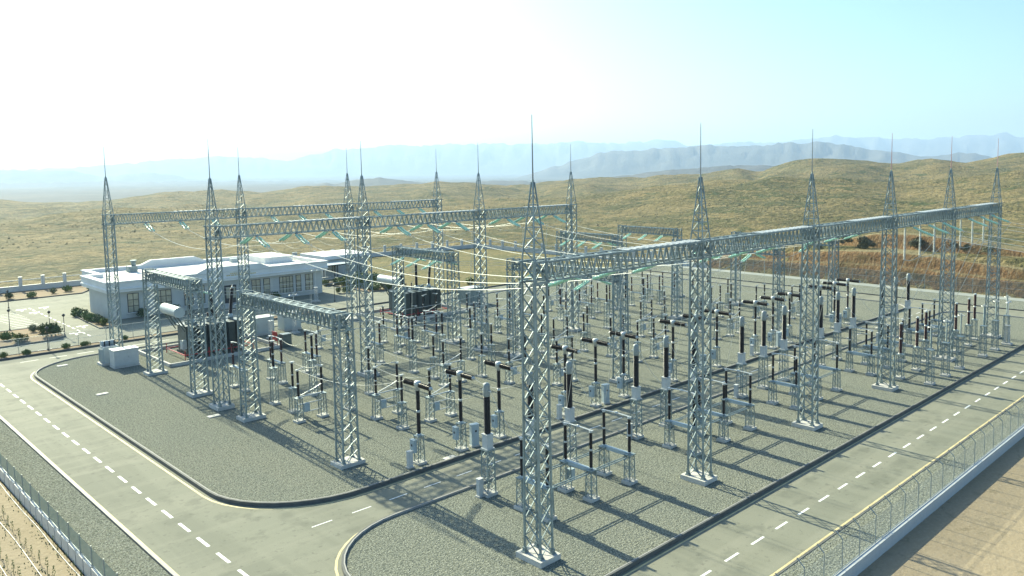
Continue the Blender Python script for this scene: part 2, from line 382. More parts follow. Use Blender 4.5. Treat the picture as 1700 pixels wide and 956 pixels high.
zz = interp_s(rr, [150, 420, 600, 950, 1350, 1750], [np.minimum(0, c1 - 3) * .4, c1, np.minimum(c1, c2) - 5, c2, c2 - 32, c2 * .3 - 50])
PHI, RR = np.meshgrid(phi, rr)
X = RR * np.cos(YAW - PHI); Y = RR * np.sin(YAW - PHI)
dout = outside(X, Y)
base = np.where(X < 12.2, -.72, np.where(Y < 18.5, -.27, -.5))
nzl = fbm(X, Y, 110, 4, 3.3); nzs = fbm(X, Y, 14, 3, 1.7)
bumps = smooth((dout - 6) / 120)
bankz = 5.2 * smooth((X - 144.5) / 5) * smooth((112 - Y) / 16) * smooth((Y + 60) / 40)
t_ = smooth((dout - 4) / 170)
Z = base * (1 - t_) + zz * t_
Z = np.maximum(Z, np.where(X > 143, bankz * (1 - smooth((dout - 60) / 90)) + Z * smooth((dout - 60) / 90), Z))
gul = np.abs(fbm(X, Y, 150, 4, 8.8))
Z = Z + bumps * (nzl * 2.2 + nzs * .28 + (gul - .28) * 6.0 * smooth((dout - 60) / 200)) * np.clip(RR / 400, .25, 1.0)
Z = np.where((X > 10.9) & (X < 143.5) & (Y > 17.6) & (Y < 178.5), -.9, Z)
def grid_obj(name, X, Y, Z, material):
    nr, nc = X.shape; vs = np.stack([X, Y, Z], -1).reshape(-1, 3)
    idx = np.arange(nr * nc).reshape(nr, nc)
    f = np.stack([idx[:-1, :-1], idx[:-1, 1:], idx[1:, 1:], idx[1:, :-1]], -1).reshape(-1, 4)
    me = bpy.data.meshes.new(name); me.from_pydata(vs.tolist(), [], f.tolist()); me.materials.append(material)
    me.polygons.foreach_set('use_smooth', [True] * len(me.polygons)); me.update()
    o = bpy.data.objects.new(name, me); COL.objects.link(o); o['kind'] = 'structure'; return o
grid_obj('hills', X, Y, Z, M['steppe'])
rgt = np.random.RandomState(4); tv = MB()
nr_, nc_ = X.shape; ok = 0
while ok < 9000:
    i_ = rgt.randint(60, nr_ - 12); j_ = rgt.randint(110, nc_ - 110)
    if dout[i_, j_] < 9: continue
    fu, fv = rgt.rand(2); px_, py_, pz_ = [(A_[i_, j_] * (1 - fu) + A_[i_ + 1, j_] * fu) * (1 - fv) + (A_[i_, j_ + 1] * (1 - fu) + A_[i_ + 1, j_ + 1] * fu) * fv for A_ in (X, Y, Z)]
    if noise.noise(Vector((float(px_) / 60, float(py_) / 60, 0))) < rgt.uniform(-.5, .35): continue
    r_ = rgt.uniform(.10, .36) * (1 + RR[i_, j_] / 1800); h_ = r_ * rgt.uniform(.5, .9); a0 = rgt.uniform(0, 6)
    ring_ = [(px_ + math.cos(a0 + k * 1.257) * r_ * rgt.uniform(.7, 1.2), py_ + math.sin(a0 + k * 1.257) * r_ * rgt.uniform(.7, 1.2), pz_ + h_ * .3) for k in range(5)]
    tv.add(ring_ + [(px_, py_, pz_ + h_), (px_, py_, pz_ - .2)], [(k, (k + 1) % 5, 5) for k in range(5)] + [((k + 1) % 5, k, 6) for k in range(5)]); ok += 1
o = tv.build('grass_tufts', mat('dark_steppe_tuft', (.105, .11, .055), .9, 0, .4, .05)); tag(o, 'scattered dark tufts and low scrub across the dry steppe hills', 'grass', None, 'stuff')
# bare soil just outside the fences
sf = MB(); sf.sheet([(-60, -20), (11.95, -20), (11.95, 130), (-60, 130)], -.70); sf.sheet([(12.0, -60), (190, -60), (190, 18.35), (12.0, 18.35)], -.245)
struct('bare_soil', sf, M['soil'])
# cut bank behind the back fence
def bank_h(s):  # profile across: list of (dx, z)
    return s
ys = np.arange(-10, 122, .8); prof = [(0, -.3), (.5, .3), (1.1, 1.2), (1.7, 2.1), (2.2, 2.7), (2.7, 3.0), (3.1, 3.7), (3.7, 4.6), (4.3, 5.1), (5.2, 5.25), (7.5, 5.3), (10, 5.35), (10.6, 5.9), (11.3, 7.0), (12.0, 7.9), (13.2, 8.1), (17, 7.9), (22, 7.0)]
Xb = np.zeros((len(ys), len(prof))); Yb = Xb.copy(); Zb = Xb.copy()
for i, yy in enumerate(ys):
    k = float(smooth(np.array((117 - yy) / 22))) * (.86 + .14 * math.sin(yy * .11 + 1))
    k2 = float(smooth(np.array((84 - yy) / 16)))
    for j, (dx, z_) in enumerate(prof):
        zq = min(z_, 5.35) * k + max(0, z_ - 5.35) * k2 * k
        nn = noise.fractal(Vector((yy * .35, dx * .5, 2.0)), .7, 2.2, 4)
        n2 = noise.fractal(Vector((yy * 1.3, dx * .3, 7.0)), .7, 2.2, 3)
        Xb[i, j] = 143.6 + dx + (.22 * nn + .16 * n2 if 0 < j < len(prof) - 1 else 0); Yb[i, j] = yy; Zb[i, j] = zq + (.10 * nn if j > 1 else 0)
grid_obj('earth_bank', Xb, Yb, Zb, M['bank'])
bt = MB()   # pale track on top of the bank
# mountains
phi2 = np.radians(np.linspace(-70, 70, 561)); xp2 = px_of(np.clip(phi2, -1.2, 1.2)); r2 = np.concatenate([np.geomspace(1500, 3600, 34), np.geomspace(3750, 15500, 56)])
LAY = [(2700, 420, ([-400, 300, 450, 560, 630, 680, 720, 830, 930, 1000, 1060, 1110, 1180, 1260, 1300, 1500, 2200], [330, 326, 313, 302, 294.5, 299, 304, 299, 303, 294, 289, 281, 275, 271, 275, 270, 262])),
       (6200, 900, ([-400, 850, 880, 930, 965, 1000, 1050, 1100, 1160, 1230, 1300, 1360, 1400, 1450, 1500, 1540, 1570, 1620, 1650, 1700, 2200], [300, 297, 288, 272, 258, 248, 248, 240, 235.5, 237, 232.5, 231, 236, 246, 252, 255, 254, 249, 258, 264, 266])),
       (8200, 1000, ([-400, 0, 90, 130, 175, 210, 245, 280, 330, 420, 2200], [284, 283, 281.5, 285, 291, 288, 283, 288, 296, 300, 300])),
       (12500, 1700, ([-400, 0, 150, 260, 340, 400, 480, 560, 640, 700, 780, 850, 910, 960, 1040, 1110, 1150, 1200, 1240, 1290, 1330, 1390, 1440, 1490, 1540, 1600, 1640, 1670, 1700, 2200],
                      [286, 282, 276, 267, 260, 259, 263, 246, 240, 239, 233, 235, 234, 230, 232, 228, 236, 235, 232, 233, 229, 221, 226, 230, 229, 226, 226, 222, 227, 225]))]
PHI2, RR2 = np.meshgrid(phi2, r2); X2 = RR2 * np.cos(YAW - PHI2); Y2 = RR2 * np.sin(YAW - PHI2)
zb = -38 - 45 * smooth((RR2 - 1500) / 6000)
Zm = zb.copy(); nm = fbm(X2, Y2, 900, 6, 5.1); rid = 1 - np.abs(fbm(X2, Y2, 420, 6, 9.4)) * 1.5
rag = np.array([1.5 * noise.fractal(Vector((float(q) / 34, 3.1, 0)), .6, 2.1, 5) for q in xp2])
for d, wd, prf in LAY:
    A = zof(d, xp2, np.interp(xp2, *prf) + np.roll(rag, int(d) % 97) * 1.6)[None, :] - (-38 - 45 * smooth(np.array((d - 1500) / 6000)))
    A = np.maximum(A, 0); t = np.abs(RR2 - d) / wd
    sh = np.clip(1 - t, 0, 1) ** .85
    e = sh * (1 + .12 * nm * np.clip(t * 3, .12, 1)) - np.clip(t * 1.6, 0, .5) * sh * (1 - rid) * .8
    Zm = np.maximum(Zm, zb + A * e)
Zm += nm * 3
grid_obj('mountains', X2, Y2, Zm, M['rock'])

# ------------------------------------------------------------------ haze
z_lo = float(min(Zm.min(), Z.min())) - 1.5; z_hi = float(max(Zm.max(), Z.max(), 30)) + 8
hz = MB(); hz.box((7000, 7000, (z_lo + z_hi) / 2), (30000, 30000, z_hi - z_lo))
hm = bpy.data.materials.new('dry_haze'); hm.use_nodes = True; hn = hm.node_tree.nodes; hn.remove(hn['Principled BSDF'])
pv = hn.new('ShaderNodeVolumePrincipled'); pv.inputs['Color'].default_value = (.52, .72, 1, 1); pv.inputs['Density'].default_value = 1.2e-4; pv.inputs['Anisotropy'].default_value = .2
hm.node_tree.links.new(pv.outputs[0], hn['Material Output'].inputs['Volume'])
ho = hz.build('haze', hm); ho['kind'] = 'stuff'

# ------------------------------------------------------------------ lattice steelwork
def shaft(mb, wx0, wy0, wx1, wy1, z0, z1, n, leg=.12, br=.055, cross=True, horiz=0, cx=0, cy_=0):
    def cor(t):
        wx = (wx0 + (wx1 - wx0) * t) / 2; wy = (wy0 + (wy1 - wy0) * t) / 2; z = z0 + (z1 - z0) * t
        return [Vector((cx + a_ * wx, cy_ + b_ * wy, z)) for a_, b_ in ((-1, -1), (1, -1), (1, 1), (-1, 1))]
    c0, c1_ = cor(0), cor(1)
    for k in range(4): mb.bar(c0[k], c1_[k], leg)
    for i in range(n):
        a_, b_ = cor(i / n), cor((i + 1) / n)
        for k in range(4):
            j = (k + 1) % 4
            if cross or (i + k) % 2 == 0: mb.bar(a_[k], b_[j], br, br * .6)
            if cross or (i + k) % 2 == 1: mb.bar(a_[j], b_[k], br, br * .6)
            if horiz and i and i % horiz == 0: mb.bar(a_[k], a_[j], br)
def truss(mb, L, wy, hz_, n, axis='x', z0=0, chord=.11, br=.06, topw=.13, botw=.06):
    """box girder from 0..L"""
    P = (lambda t, s_, z: Vector((t, s_, z))) if axis == 'x' else (lambda t, s_, z: Vector((s_, t, z)))
    for s_ in (-wy / 2, wy / 2):
        for z in (z0, z0 + hz_): mb.bar(P(0, s_, z), P(L, s_, z), chord)
    for i in range(n):
        t0, t1 = L * i / n, L * (i + 1) / n; tm = (t0 + t1) / 2
        for s_ in (-wy / 2, wy / 2):
            mb.bar(P(t0, s_, z0), P(tm, s_, z0 + hz_), br, br * .7); mb.bar(P(tm, s_, z0 + hz_), P(t1, s_, z0), br, br * .7)
        sgn = 1 if i % 2 else -1
        mb.bar(P(t0, -sgn * wy / 2, z0 + hz_), P(t1, sgn * wy / 2, z0 + hz_), topw, .03)
        mb.bar(P(t0, -sgn * wy / 2, z0), P(t1, sgn * wy / 2, z0), botw, .03)
        mb.bar(P(t0, -wy / 2, z0 + hz_), P(t0, wy / 2, z0 + hz_), br, .03)
    for t in (0, L):
        mb.bar(P(t, -wy / 2, z0), P(t, wy / 2, z0 + hz_), br); mb.bar(P(t, wy / 2, z0), P(t, -wy / 2, z0 + hz_), br)

ZB, HB = 15.72, 1.05
def make_tall():
    t = thing('gantry_tower', '', '')
    p = MB(); p.box((0, .05, .11), (1.55, 2.05, .42)); p.build('footing', M['conc'], t)
    for a_ in (-1, 1):
        for b_ in (-1, 1): bb = MB(); bb.box((a_ * .46, b_ * .64, .36), (.30, .30, .07)); bb.bar((a_ * .46, b_ * .64, .33), (a_ * .46, b_ * .64, .62), .2); bb.build('base_plate', M['steel2'], t)
    s_ = MB(); shaft(s_, .92, 1.28, .86, 1.0, .34, 16.8, 17, .105, .06, True, 8); s_.bar((-.6, -.52, 16.82), (.6, -.52, 16.82), .1); s_.bar((-.6, .52, 16.82), (.6, .52, 16.82), .1)
    s_.bar((-.6, -.52, 15.68), (.6, -.52, 15.68), .12); s_.bar((-.6, .52, 15.68), (.6, .52, 15.68), .12)
    s_.build('lattice_shaft', M['steel'], t)
    s_ = MB(); shaft(s_, .86, 1.0, .12, .12, 16.85, 21.1, 7, .062, .04, False, 1); s_.lathe([(0, .08), (.3, .05)], (0, 0, 20.95), n=8); s_.build('spire', M['steel'], t)
    s_ = MB(); s_.tube([(0, 0, 21.2), (0, 0, 24.7)], .042, 6, .02); s_.build('lightning_rod', M['rod'], t)
    return t
tall = Kind(make_tall, 'lattice tower', 'tall gantry towers with lightning spires')
for i, X_ in enumerate(TX):
    o = tall.put((X_, RY, 0), 'tall spired lattice tower, %s along the front row from the near corner' % nth(i))
    if i >= 3:
        for c in o.children:
            if c.name.startswith('lightning_rod'):
                c.data = c.data.copy(); c.data.materials[0] = M['rodred']; c['label'] = 'faded red lightning rod'
for nm, Y_ in (('middle tall row', BY), ('rear tall row', CY_)):
    for i in range(4):
        o = tall.put((TX[i], Y_, 0), 'tall spired lattice tower, %s from the left road in the %s' % (nth(i), nm))
def make_beam(L, w_, h_, n, nm, mtl='steel'):
    def f():
        t = thing(nm, '', '')
        mb = MB(); truss(mb, L, w_, h_, n, br=.07, topw=.13 if mtl == 'steel' else .21, botw=.06 if mtl == 'steel' else .16); mb.build('truss_frame', M[mtl], t)
        if mtl == 'steel':  # pale battens added on half the span, painting sun glint on the lacing
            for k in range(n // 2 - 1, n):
                if k == n // 2 - 1: lac = MB(); lac.bar((L * (k + .5) / n, -w_ / 2, h_ + .085), (L * (k + .5) / n, w_ / 2, h_ + .085), .24, .03); lo_ = lac.build('glint_batten', M['glint'], t)
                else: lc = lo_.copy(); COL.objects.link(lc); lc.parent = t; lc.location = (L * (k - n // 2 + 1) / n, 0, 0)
        pl = MB()
        for q in (.02, L - .02):
            pl.box((q, 0, h_ / 2), (.05, w_ + .16, .18))
            pl.box((q, 0, .02), (.08, w_ + .22, .12))
        for k in (-1, 0, 1): pl.box((L / 2 + k * PH, -w_ / 2, -.02), (.24, .16, .2)); pl.box((L / 2 + k * PH, w_ / 2, -.02), (.24, .16, .2))
        pl.build('hanger_plate', M['steel2'], t)
        return t
    return f
bm = Kind(make_beam(15.45 - .98, 1.0, HB, 24, 'gantry_beam'), 'lattice beam', 'high lattice beams between the tall towers')
for i in range(5): bm.put((TX[i] + .49, RY, ZB), 'high lattice beam of the front row, %s span from the near corner tower' % nth(i))
for nm, Y_ in (('middle tall row', BY), ('rear tall row', CY_)):
    for i in range(3): bm.put((TX[i] + .49, Y_, ZB), 'high lattice beam of the %s, %s span from the left road' % (nm, nth(i)))
def make_low():
    t = thing('portal_column', '', '')
    p = MB(); p.box((0, 0, .08), (2.0, 1.55, .40)); p.build('footing', M['conc'], t)
    for a_ in (-1, 1):
        for b_ in (-1, 1): bb = MB(); bb.box((a_ * .63, b_ * .5, .31), (.28, .28, .06)); bb.bar((a_ * .63, b_ * .5, .28), (a_ * .63, b_ * .5, .55), .18); bb.build('base_plate', M['steel2'], t)
    s_ = MB(); shaft(s_, 1.28, 1.0, 1.05, .9, .28, 11.35, 13, .115, .058, True, 6)
    s_.bar((-.75, -.46, 10.15), (.75, -.46, 10.15), .1); s_.bar((-.75, .46, 10.15), (.75, .46, 10.15), .1)
    s_.bar((-.6, -.46, 11.35), (.6, -.46, 11.35), .1); s_.bar((-.6, .46, 11.35), (.6, .46, 11.35), .1)
    s_.build('lattice_shaft', M['steel'], t); return t
low = Kind(make_low, 'lattice column', 'shorter portal columns of the busbars')
PORT = ['first portal row from left road', 'second portal row from left road', 'third portal row from left road', 'last portal row near back fence']
ZL, HL = 10.22, 1.05
bm1 = Kind(make_beam(16.3 - 1.0, 1.0, HL, 25, 'portal_beam', 'steel2'), 'lattice beam', 'busbar portal beams')
bm2 = Kind(make_beam(12.1 - 1.0, 1.0, HL, 18, 'portal_beam', 'steel2'), 'lattice beam', 'busbar portal beams')
for i, X_ in enumerate(LX):
    for (ya, yb), which, K in ((BUS1, 'front', bm1), (BUS2, 'rear', bm2)):
        low.put((X_, ya, 0), 'shorter lattice column, near end of the %s portal, %s' % (which, PORT[i]))
        low.put((X_, yb, 0), 'shorter lattice column, far end of the %s portal, %s' % (which, PORT[i]))
        K.put((X_, ya + .5, ZL), 'lower lattice beam of the %s portal, %s' % (which, PORT[i]), PI / 2)

# ------------------------------------------------------------------ switchgear
def pad(mb, x, y, s_=.95, h=.17, s2=None): mb.box((x, y, h / 2 - .05), (s_, s2 or s_, h + .1))
def column(mb, x, y, wd, z1, n, leg=.055, br=.028, z0=.15, flare=1.18):
    shaft(mb, wd * flare, wd * flare, wd, wd, z0, z1, n, leg, br, True, 2, x, y); mb.box((x, y, z1 + .03), (wd + .16, wd + .16, .06))
def make_cb():
    t = thing('circuit_breaker', '', '')
    p = MB(); pad(p, 0, 0, .78); p.build('footing', M['conc'], t)
    s_ = MB(); column(s_, 0, 0, .46, 2.1, 4); s_.build('support_frame', M['steel'], t)
    s_ = MB(); s_.box((-.44, .10, 1.4), (.30, .46, .95)); s_.box((-.44, .10, 1.89), (.35, .52, .05)); c = s_.build('drive_box', M['cab'], t)
    s_ = MB(); s_.box((-.60, .10, 1.5), (.02, .14, .16)); s_.build('window', M['frame'], c)
    s_ = MB(); s_.sheds((0, 0, 2.28), (0, 0, 1), 1.6, .10, .155); s_.sheds((0, 0, 4.06), (0, 0, 1), 1.5, .10, .155); s_.build('support_insulator', M['dark'], t, True)
    s_ = MB(); s_.lathe([(0, .2), (.16, .17)], (0, 0, 2.13), n=12); s_.lathe([(0, .15), (.18, .15)], (0, 0, 3.88), n=12); s_.lathe([(0, .16), (.25, .16), (.3, .24), (.62, .26), (.7, .18)], (0, 0, 5.56), n=12); s_.build('gear_housing', M['alu'], t, True)
    for sg in (-1, 1):
        s_ = MB(); s_.sheds((0, sg * .30, 6.0), (0, sg, -.02), 1.30, .14, .20); h = s_.build('interrupter', M['dark'], t, True)
        s_ = MB(); s_.lathe([(0, .15), (.07, .15), (.10, .07)], (0, sg * 1.60, 5.97), (0, sg, 0), 12); s_.box((0, sg * 1.76, 5.97), (.10, .2, .04)); s_.build('end_terminal', M['alu'], h, True)
    return t
cb = Kind(make_cb, 'circuit breaker', 'T shaped circuit breakers along the middle road')
def make_ct():
    t = thing('current_transformer', '', '')
    p = MB(); pad(p, 0, 0, .9, .22); p.build('footing', M['conc'], t)
    s_ = MB(); column(s_, 0, 0, .58, 3.12, 6, .06, .032, .2); s_.build('support_frame', M['steel'], t)
    s_ = MB(); s_.box((0, 0, 3.68), (.52, .52, 1.0)); s_.box((0, 0, 4.2), (.60, .60, .06)); s_.box((0, 0, 3.22), (.66, .66, .06)); s_.build('base_tank', M['white'], t)
    s_ = MB(); s_.sheds((0, 0, 4.25), (0, 0, 1), 2.5, .17, .235, .07, 14); s_.build('insulator', M['dark'], t, True)
    s_ = MB(); s_.lathe([(0, .22), (.08, .24), (.72, .24), (.86, .2), (.93, .08)], (0, 0, 6.76), n=14); h = s_.build('head', M['head'], t, True)
    s_ = MB(); s_.bar((0, -.42, 7.15), (0, .42, 7.15), .09); s_.build('terminal', M['alu'], h); return t
ct = Kind(make_ct, 'current transformer', 'current transformers beside the middle road')
def ins(t, x, y, z0, z1, r=.085, mt='dark', split=True):
    s_ = MB(); d = z1 - z0
    if split: s_.sheds((x, y, z0), (0, 0, 1), d * .48, r, r * 1.4, .07, 10); s_.sheds((x, y, z0 + d * .53), (0, 0, 1), d * .47, r, r * 1.35, .07, 10)
    else: s_.sheds((x, y, z0), (0, 0, 1), d, r, r * 1.4, .07, 10)
    o = s_.build('insulator', M[mt], t, True)
    if split: s_ = MB(); s_.lathe([(0, r * 1.15), (d * .06, r * 1.15)], (x, y, z0 + d * .475), n=10); s_.build('collar', M['alu'], o, True)
    s_ = MB(); s_.lathe([(0, r * 1.3), (.09, r * 1.3)], (x, y, z1), n=10); s_.build('cap', M['alu'], o, True)
    s_ = MB(); s_.lathe([(0, r * 1.6), (.06, r * 1.6)], (x, y, z0 - .06), n=10); s_.build('flange', M['alu'], o, True); return o
def make_d1():
    t = thing('road_side_disconnector', '', '')
    for sy in (-1.18, 1.18):
        for k in (-3.85, .12, 4.0):
            p = MB(); pad(p, k, sy, .82, .2); p.build('footing', M['conc'], t)
            s_ = MB(); column(s_, k, sy, .46, 2.02, 4); s_.build('support_frame', M['steel'], t)
            ins(t, k, sy, 2.2, 4.55)
        s_ = MB(); 
        for q in (-.12, .12): s_.tube([(-3.85, sy + q, 1.92), (4.0, sy + q, 1.92)], .038, 6)
        s_.build('tie_rail', M['steel'], t)
    for k in (-3.85, .12, 4.0):
        s_ = MB(); s_.box((k, 0, 2.1), (.24, 2.36, .10)); s_.box((k - .1, 0, 1.98), (.03, 2.3, .16)); s_.build('base_girder', M['cab'], t)
        s_ = MB(); s_.tube([(k, -1.2, 4.70), (k, -.1, 4.74)], .045, 6); s_.tube([(k, 1.2, 4.70), (k, .1, 4.74)], .045, 6); s_.lathe([(-.1, .04), (-.06, .1), (.06, .1), (.1, .04)], (k, 0, 4.74), (0, 1, 0), 8)
        for q in (-1.2, 1.2): s_.box((k, q, 4.68), (.2, .26, .06))
        s_.build('contact_arm', M['alu'], t)
    s_ = MB(); s_.box((.62, 1.2, 1.0), (.42, .4, .75)); s_.build('drive_box', M['cab'], t); return t
d1 = Kind(make_d1, 'disconnector', 'three pole disconnectors between front row and middle road')
def make_d2():
    t = thing('busbar_disconnector', '', '')
    for k in (-1.1, 1.1):
        p = MB(); pad(p, k, 0, .8, .2); p.build('footing', M['conc'], t)
        s_ = MB(); column(s_, k, 0, .46, 2.1, 4); s_.build('support_frame', M['steel'], t)
        ins(t, k, 0, 2.28, 4.5)
    s_ = MB(); s_.tube([(-1.1, .1, 1.5), (1.1, .1, 1.5)], .045, 6); s_.tube([(-1.1, .1, .75), (1.1, .1, .75)], .045, 6); s_.tube([(-1.1, 0, 2.2), (1.1, 0, 2.2)], .06, 6); s_.build('tie_rail', M['alu'], t)
    s_ = MB(); s_.tube([(-.95, -.1, 2.35), (.4, -.1, 2.75), (1.0, -.1, 3.0)], .045, 6); s_.build('earthing_blade', M['alu'], t)
    s_ = MB(); s_.box((-.35, .1, 1.12), (.5, .3, .66)); s_.build('drive_box', M['cab'], t)
    for k in (-1.1, 1.1):
        s_ = MB(); s_.box((k, 0, 4.62), (.36, .22, .05)); s_.tube([(k, 0, 4.64), (k * .45, 0, 4.72)], .04, 6); s_.build('contact_arm', M['alu'], t)
    return t
d2 = Kind(make_d2, 'disconnector', 'single pole busbar disconnectors in stepped rows')
def make_d3():
    t = thing('rear_disconnector', '', '')
    for k in (-1.2, 1.2):
        p = MB(); pad(p, 0, k, .8, .2); p.build('footing', M['conc'], t)
        s_ = MB(); column(s_, 0, k, .48, 2.1, 4); s_.build('support_frame', M['steel'], t)
        ins(t, 0, k, 2.28, 4.5, mt='brown')
    s_ = MB(); s_.box((0, 0, 2.16), (.22, 2.4, .09)); s_.build('base_girder', M['cab'], t)
    for k in (-1.2, 1.2):
        s_ = MB(); s_.box((0, k, 4.62), (.22, .34, .05)); s_.tube([(0, k, 4.64), (0, k * .1, 4.7)], .04, 6); s_.build('contact_arm', M['alu'], t)
    return t
d3 = Kind(make_d3, 'disconnector', 'rear disconnectors beyond the middle tall row')
def make_post(zt, zi, r, mt, nm, wd=.46, n=7):
    def f():
        t = thing(nm, '', ''); p = MB(); pad(p, 0, 0, .8, .2); p.build('footing', M['conc'], t)
        s_ = MB(); column(s_, 0, 0, wd, zt, n); s_.build('support_frame', M['steel'], t)
        ins(t, 0, 0, zt + .18, zi, r, mt)
        s_ = MB(); s_.box((0, 0, zi + .13), (.44, .2, .05)); s_.build('terminal', M['alu'], t); return t
    return f
post_hi = Kind(make_post(3.42, 5.9, .095, 'dark', 'post_insulator'), 'post insulator', 'post insulators on tall lattice stands')
post_lo = Kind(make_post(2.2, 4.5, .085, 'dark', 'post_insulator', n=4), 'post insulator', 'post insulators on short lattice stands')
cvt = Kind(make_post(2.45, 5.6, .13, 'brown', 'voltage_transformer', .52, 5), 'voltage transformer', 'brown voltage transformers under the outgoing spans')
def make_arr():
    t = thing('surge_arrester', '', ''); p = MB(); pad(p, 0, 0, .85, .2); p.build('footing', M['conc'], t)
    s_ = MB(); column(s_, 0, 0, .52, 3.45, 7); s_.build('support_frame', M['steel'], t)
    s_ = MB(); s_.sheds((0, 0, 3.6), (0, 0, 1), 2.2, .055, .09, .07, 8); s_.build('arrester_column', M['steel'], t, True)
    s_ = MB(); s_.tube([(.32 * math.cos(2 * PI * k / 14), .32 * math.sin(2 * PI * k / 14), 5.75) for k in range(15)], .03, 5)
    for k in range(3): s_.bar((.32 * math.cos(2.1 * k), .32 * math.sin(2.1 * k), 5.75), (0, 0, 5.92), .025)
    s_.lathe([(0, .08), (.12, .08)], (0, 0, 5.84), n=8); s_.build('grading_ring', M['alu'], t); return t
arr = Kind(make_arr, 'surge arrester', 'surge arresters under the outgoing spans')
BN = ['first', 'second', 'third', 'fourth', 'fifth']
PN = ['left', 'middle', 'right']
D2X = [(-3.85, 65.3), (1.2, 61.1), (3.95, 57.0)]
cbx = 0
for i, cx in enumerate(BAY):
    bay = '%s bay from the left road' % BN[i]
    d1.put((cx, 36.52, 0), 'low three pole disconnector with six black insulators, %s' % bay)
    for k, dx in enumerate((-PH, 0, PH)):
        X_ = cx + dx
        cb.put((X_ + .25, 49.3, 0), 'T shaped breaker with black arms, %s along the middle road from the left road' % nth(i * 3 + k))
        ct.put((X_, 41.02, 0), 'thick black current transformer with pale head, %s along the middle road from left' % nth(i * 3 + k))
        d3.put((X_, 79.75, 0), 'slim rear disconnector with brown insulators, %s pole, %s' % (PN[k], bay))
        post_hi.put((X_, 72.1, 0), 'black post insulator on tall lattice stand, %s pole, %s' % (PN[k], bay))
        dx2, y2_ = D2X[k]
        d2.put((cx + dx2, y2_, 0), 'two column busbar disconnector, %s of three steps, %s' % (('farthest', 'middle', 'nearest')[k], bay))
    post_lo.put((cx + .1, 57.1, 0), 'black insulator on short stand behind the breakers, %s' % bay)
    post_lo.put((cx - .1, 65.2, 0), 'black insulator on short stand under the front busbar, %s' % bay)
for i in range(1, 5):
    for k in range(3):
        d2.put((BAY[i] + D2X[k][0], (84.4, 87.5, 90.6)[2 - k], 0), 'two column disconnector under the rear busbar, %s of three steps, %s bay from left road' % (('nearest', 'middle', 'farthest')[2 - k], BN[i]))
for i, cx in enumerate(BAY):
    for k, dx in enumerate((-PH, PH)):
        post_lo.put((cx + dx, 68.4, 0), 'black insulator on short stand before tall stands, %s side, %s bay from left' % (('left', 'right')[k], BN[i]))
for i in (3, 4):
    cx = BAY[i]
    for k, dx in enumerate((-3.45, .75, 4.85)):
        arr.put((cx + dx, 29.5, 0), 'slim pale surge arrester with ring, %s of three below the %s outgoing span' % (PN[k], ('first', 'second')[i - 3]))
    for k, dx in enumerate((-3.2, 1.05, 5.0)):
        cvt.put((cx + dx, 32.6 if k < 2 else 33.2, 0), 'red brown voltage transformer, %s of three under the %s outgoing span' % (PN[k], ('first', 'second')[i - 3]))
# control cabinets
def make_cabinet():
    t = thing('control_cabinet', '', ''); s_ = MB(); s_.box((0, 0, .93), (.62, .42, 1.62)); s_.box((0, 0, 1.77), (.70, .50, .05)); s_.build('body', M['cab'], t)
    p = MB(); p.box((0, 0, .05), (.72, .52, .16)); p.build('plinth', M['conc'], t)
    s_ = MB(); s_.box((.05, -.215, 1.25), (.16, .012, .15)); s_.build('window', M['frame'], t)
    s_ = MB(); s_.box((-.22, -.22, .95), (.03, .02, .14)); s_.build('handle', M['post'], t); return t
cabk = Kind(make_cabinet, 'cabinet', 'tall control cabinets beside the breakers')
def make_mbox():
    t = thing('marshalling_box', '', ''); s_ = MB(); s_.box((0, 0, .66), (.36, .30, 1.12)); s_.build('body', M['white'], t); s_ = MB(); s_.box((0, 0, 1.24), (.42, .36, .05)); s_.build('lid', M['white'], t)
    p = MB(); p.box((0, 0, .03), (.5, .42, .14)); p.build('plinth', M['conc'], t); return t
mbx = Kind(make_mbox, 'cabinet', 'small white marshalling boxes')
for i, cx in enumerate(BAY):
    cabk.put((cx + 1.45, 49.2, 0), 'tall pale control cabinet by the middle breaker, %s bay from the left road' % BN[i], -.25)
    mbx.put((cx - 4.65, 49.1, 0), 'small white box by the left breaker, %s bay from the left road' % BN[i])
    mbx.put((cx - 4.5, 41.2, 0), 'small white box by the left current transformer, %s bay from the left road' % BN[i])

# ------------------------------------------------------------------ insulator strings and conductors
def disc_string(mb, pts, r, pitch=.15):
    """discs along a polyline"""
    pts = [Vector(p) for p in pts]
    for a_, b_ in zip(pts[:-1], pts[1:]):
        d = b_ - a_; n = max(1, int(d.length / pitch)); u = d.normalized(); prof = []
        st = d.length / n
        for k in range(n): prof += [(k * st, .032), (k * st + st * .15, r), (k * st + st * .45, r * .9), (k * st + st * .65, .032)]
        mb.lathe(prof, a_, u, 8)
def make_string(L=2.35, drop=.9, sep=.36):
    def f():
        t = thing('strain_insulator', '', '')       # along +X, hanging down
        def pt(q, s_): return (q * (L * .94), s_, -drop * (q ** .8))
        for s_ in (-sep / 2, sep / 2):
            mb = MB(); disc_string(mb, [pt(.1, s_), pt(.4, s_), pt(.7, s_), pt(.97, s_)], .11); mb.build('glass_string', M['glass'], t, True)
        mb = MB(); mb.bar((0, 0, 0), pt(.1, 0), .06); mb.bar(pt(.1, -sep / 2), pt(.1, sep / 2), .07); mb.build('yoke', M['alu'], t)
        mb = MB(); mb.bar(pt(.98, -sep / 2), pt(.98, sep / 2), .07); mb.bar(pt(.98, 0), pt(1.06, 0), .07); mb.build('yoke', M['alu'], t); return t
    return f
st = Kind(make_string(), 'insulator string', 'green glass strain insulators')
end_dx, end_dz = 2.35 * .94 * 1.06, -.9 * 1.05
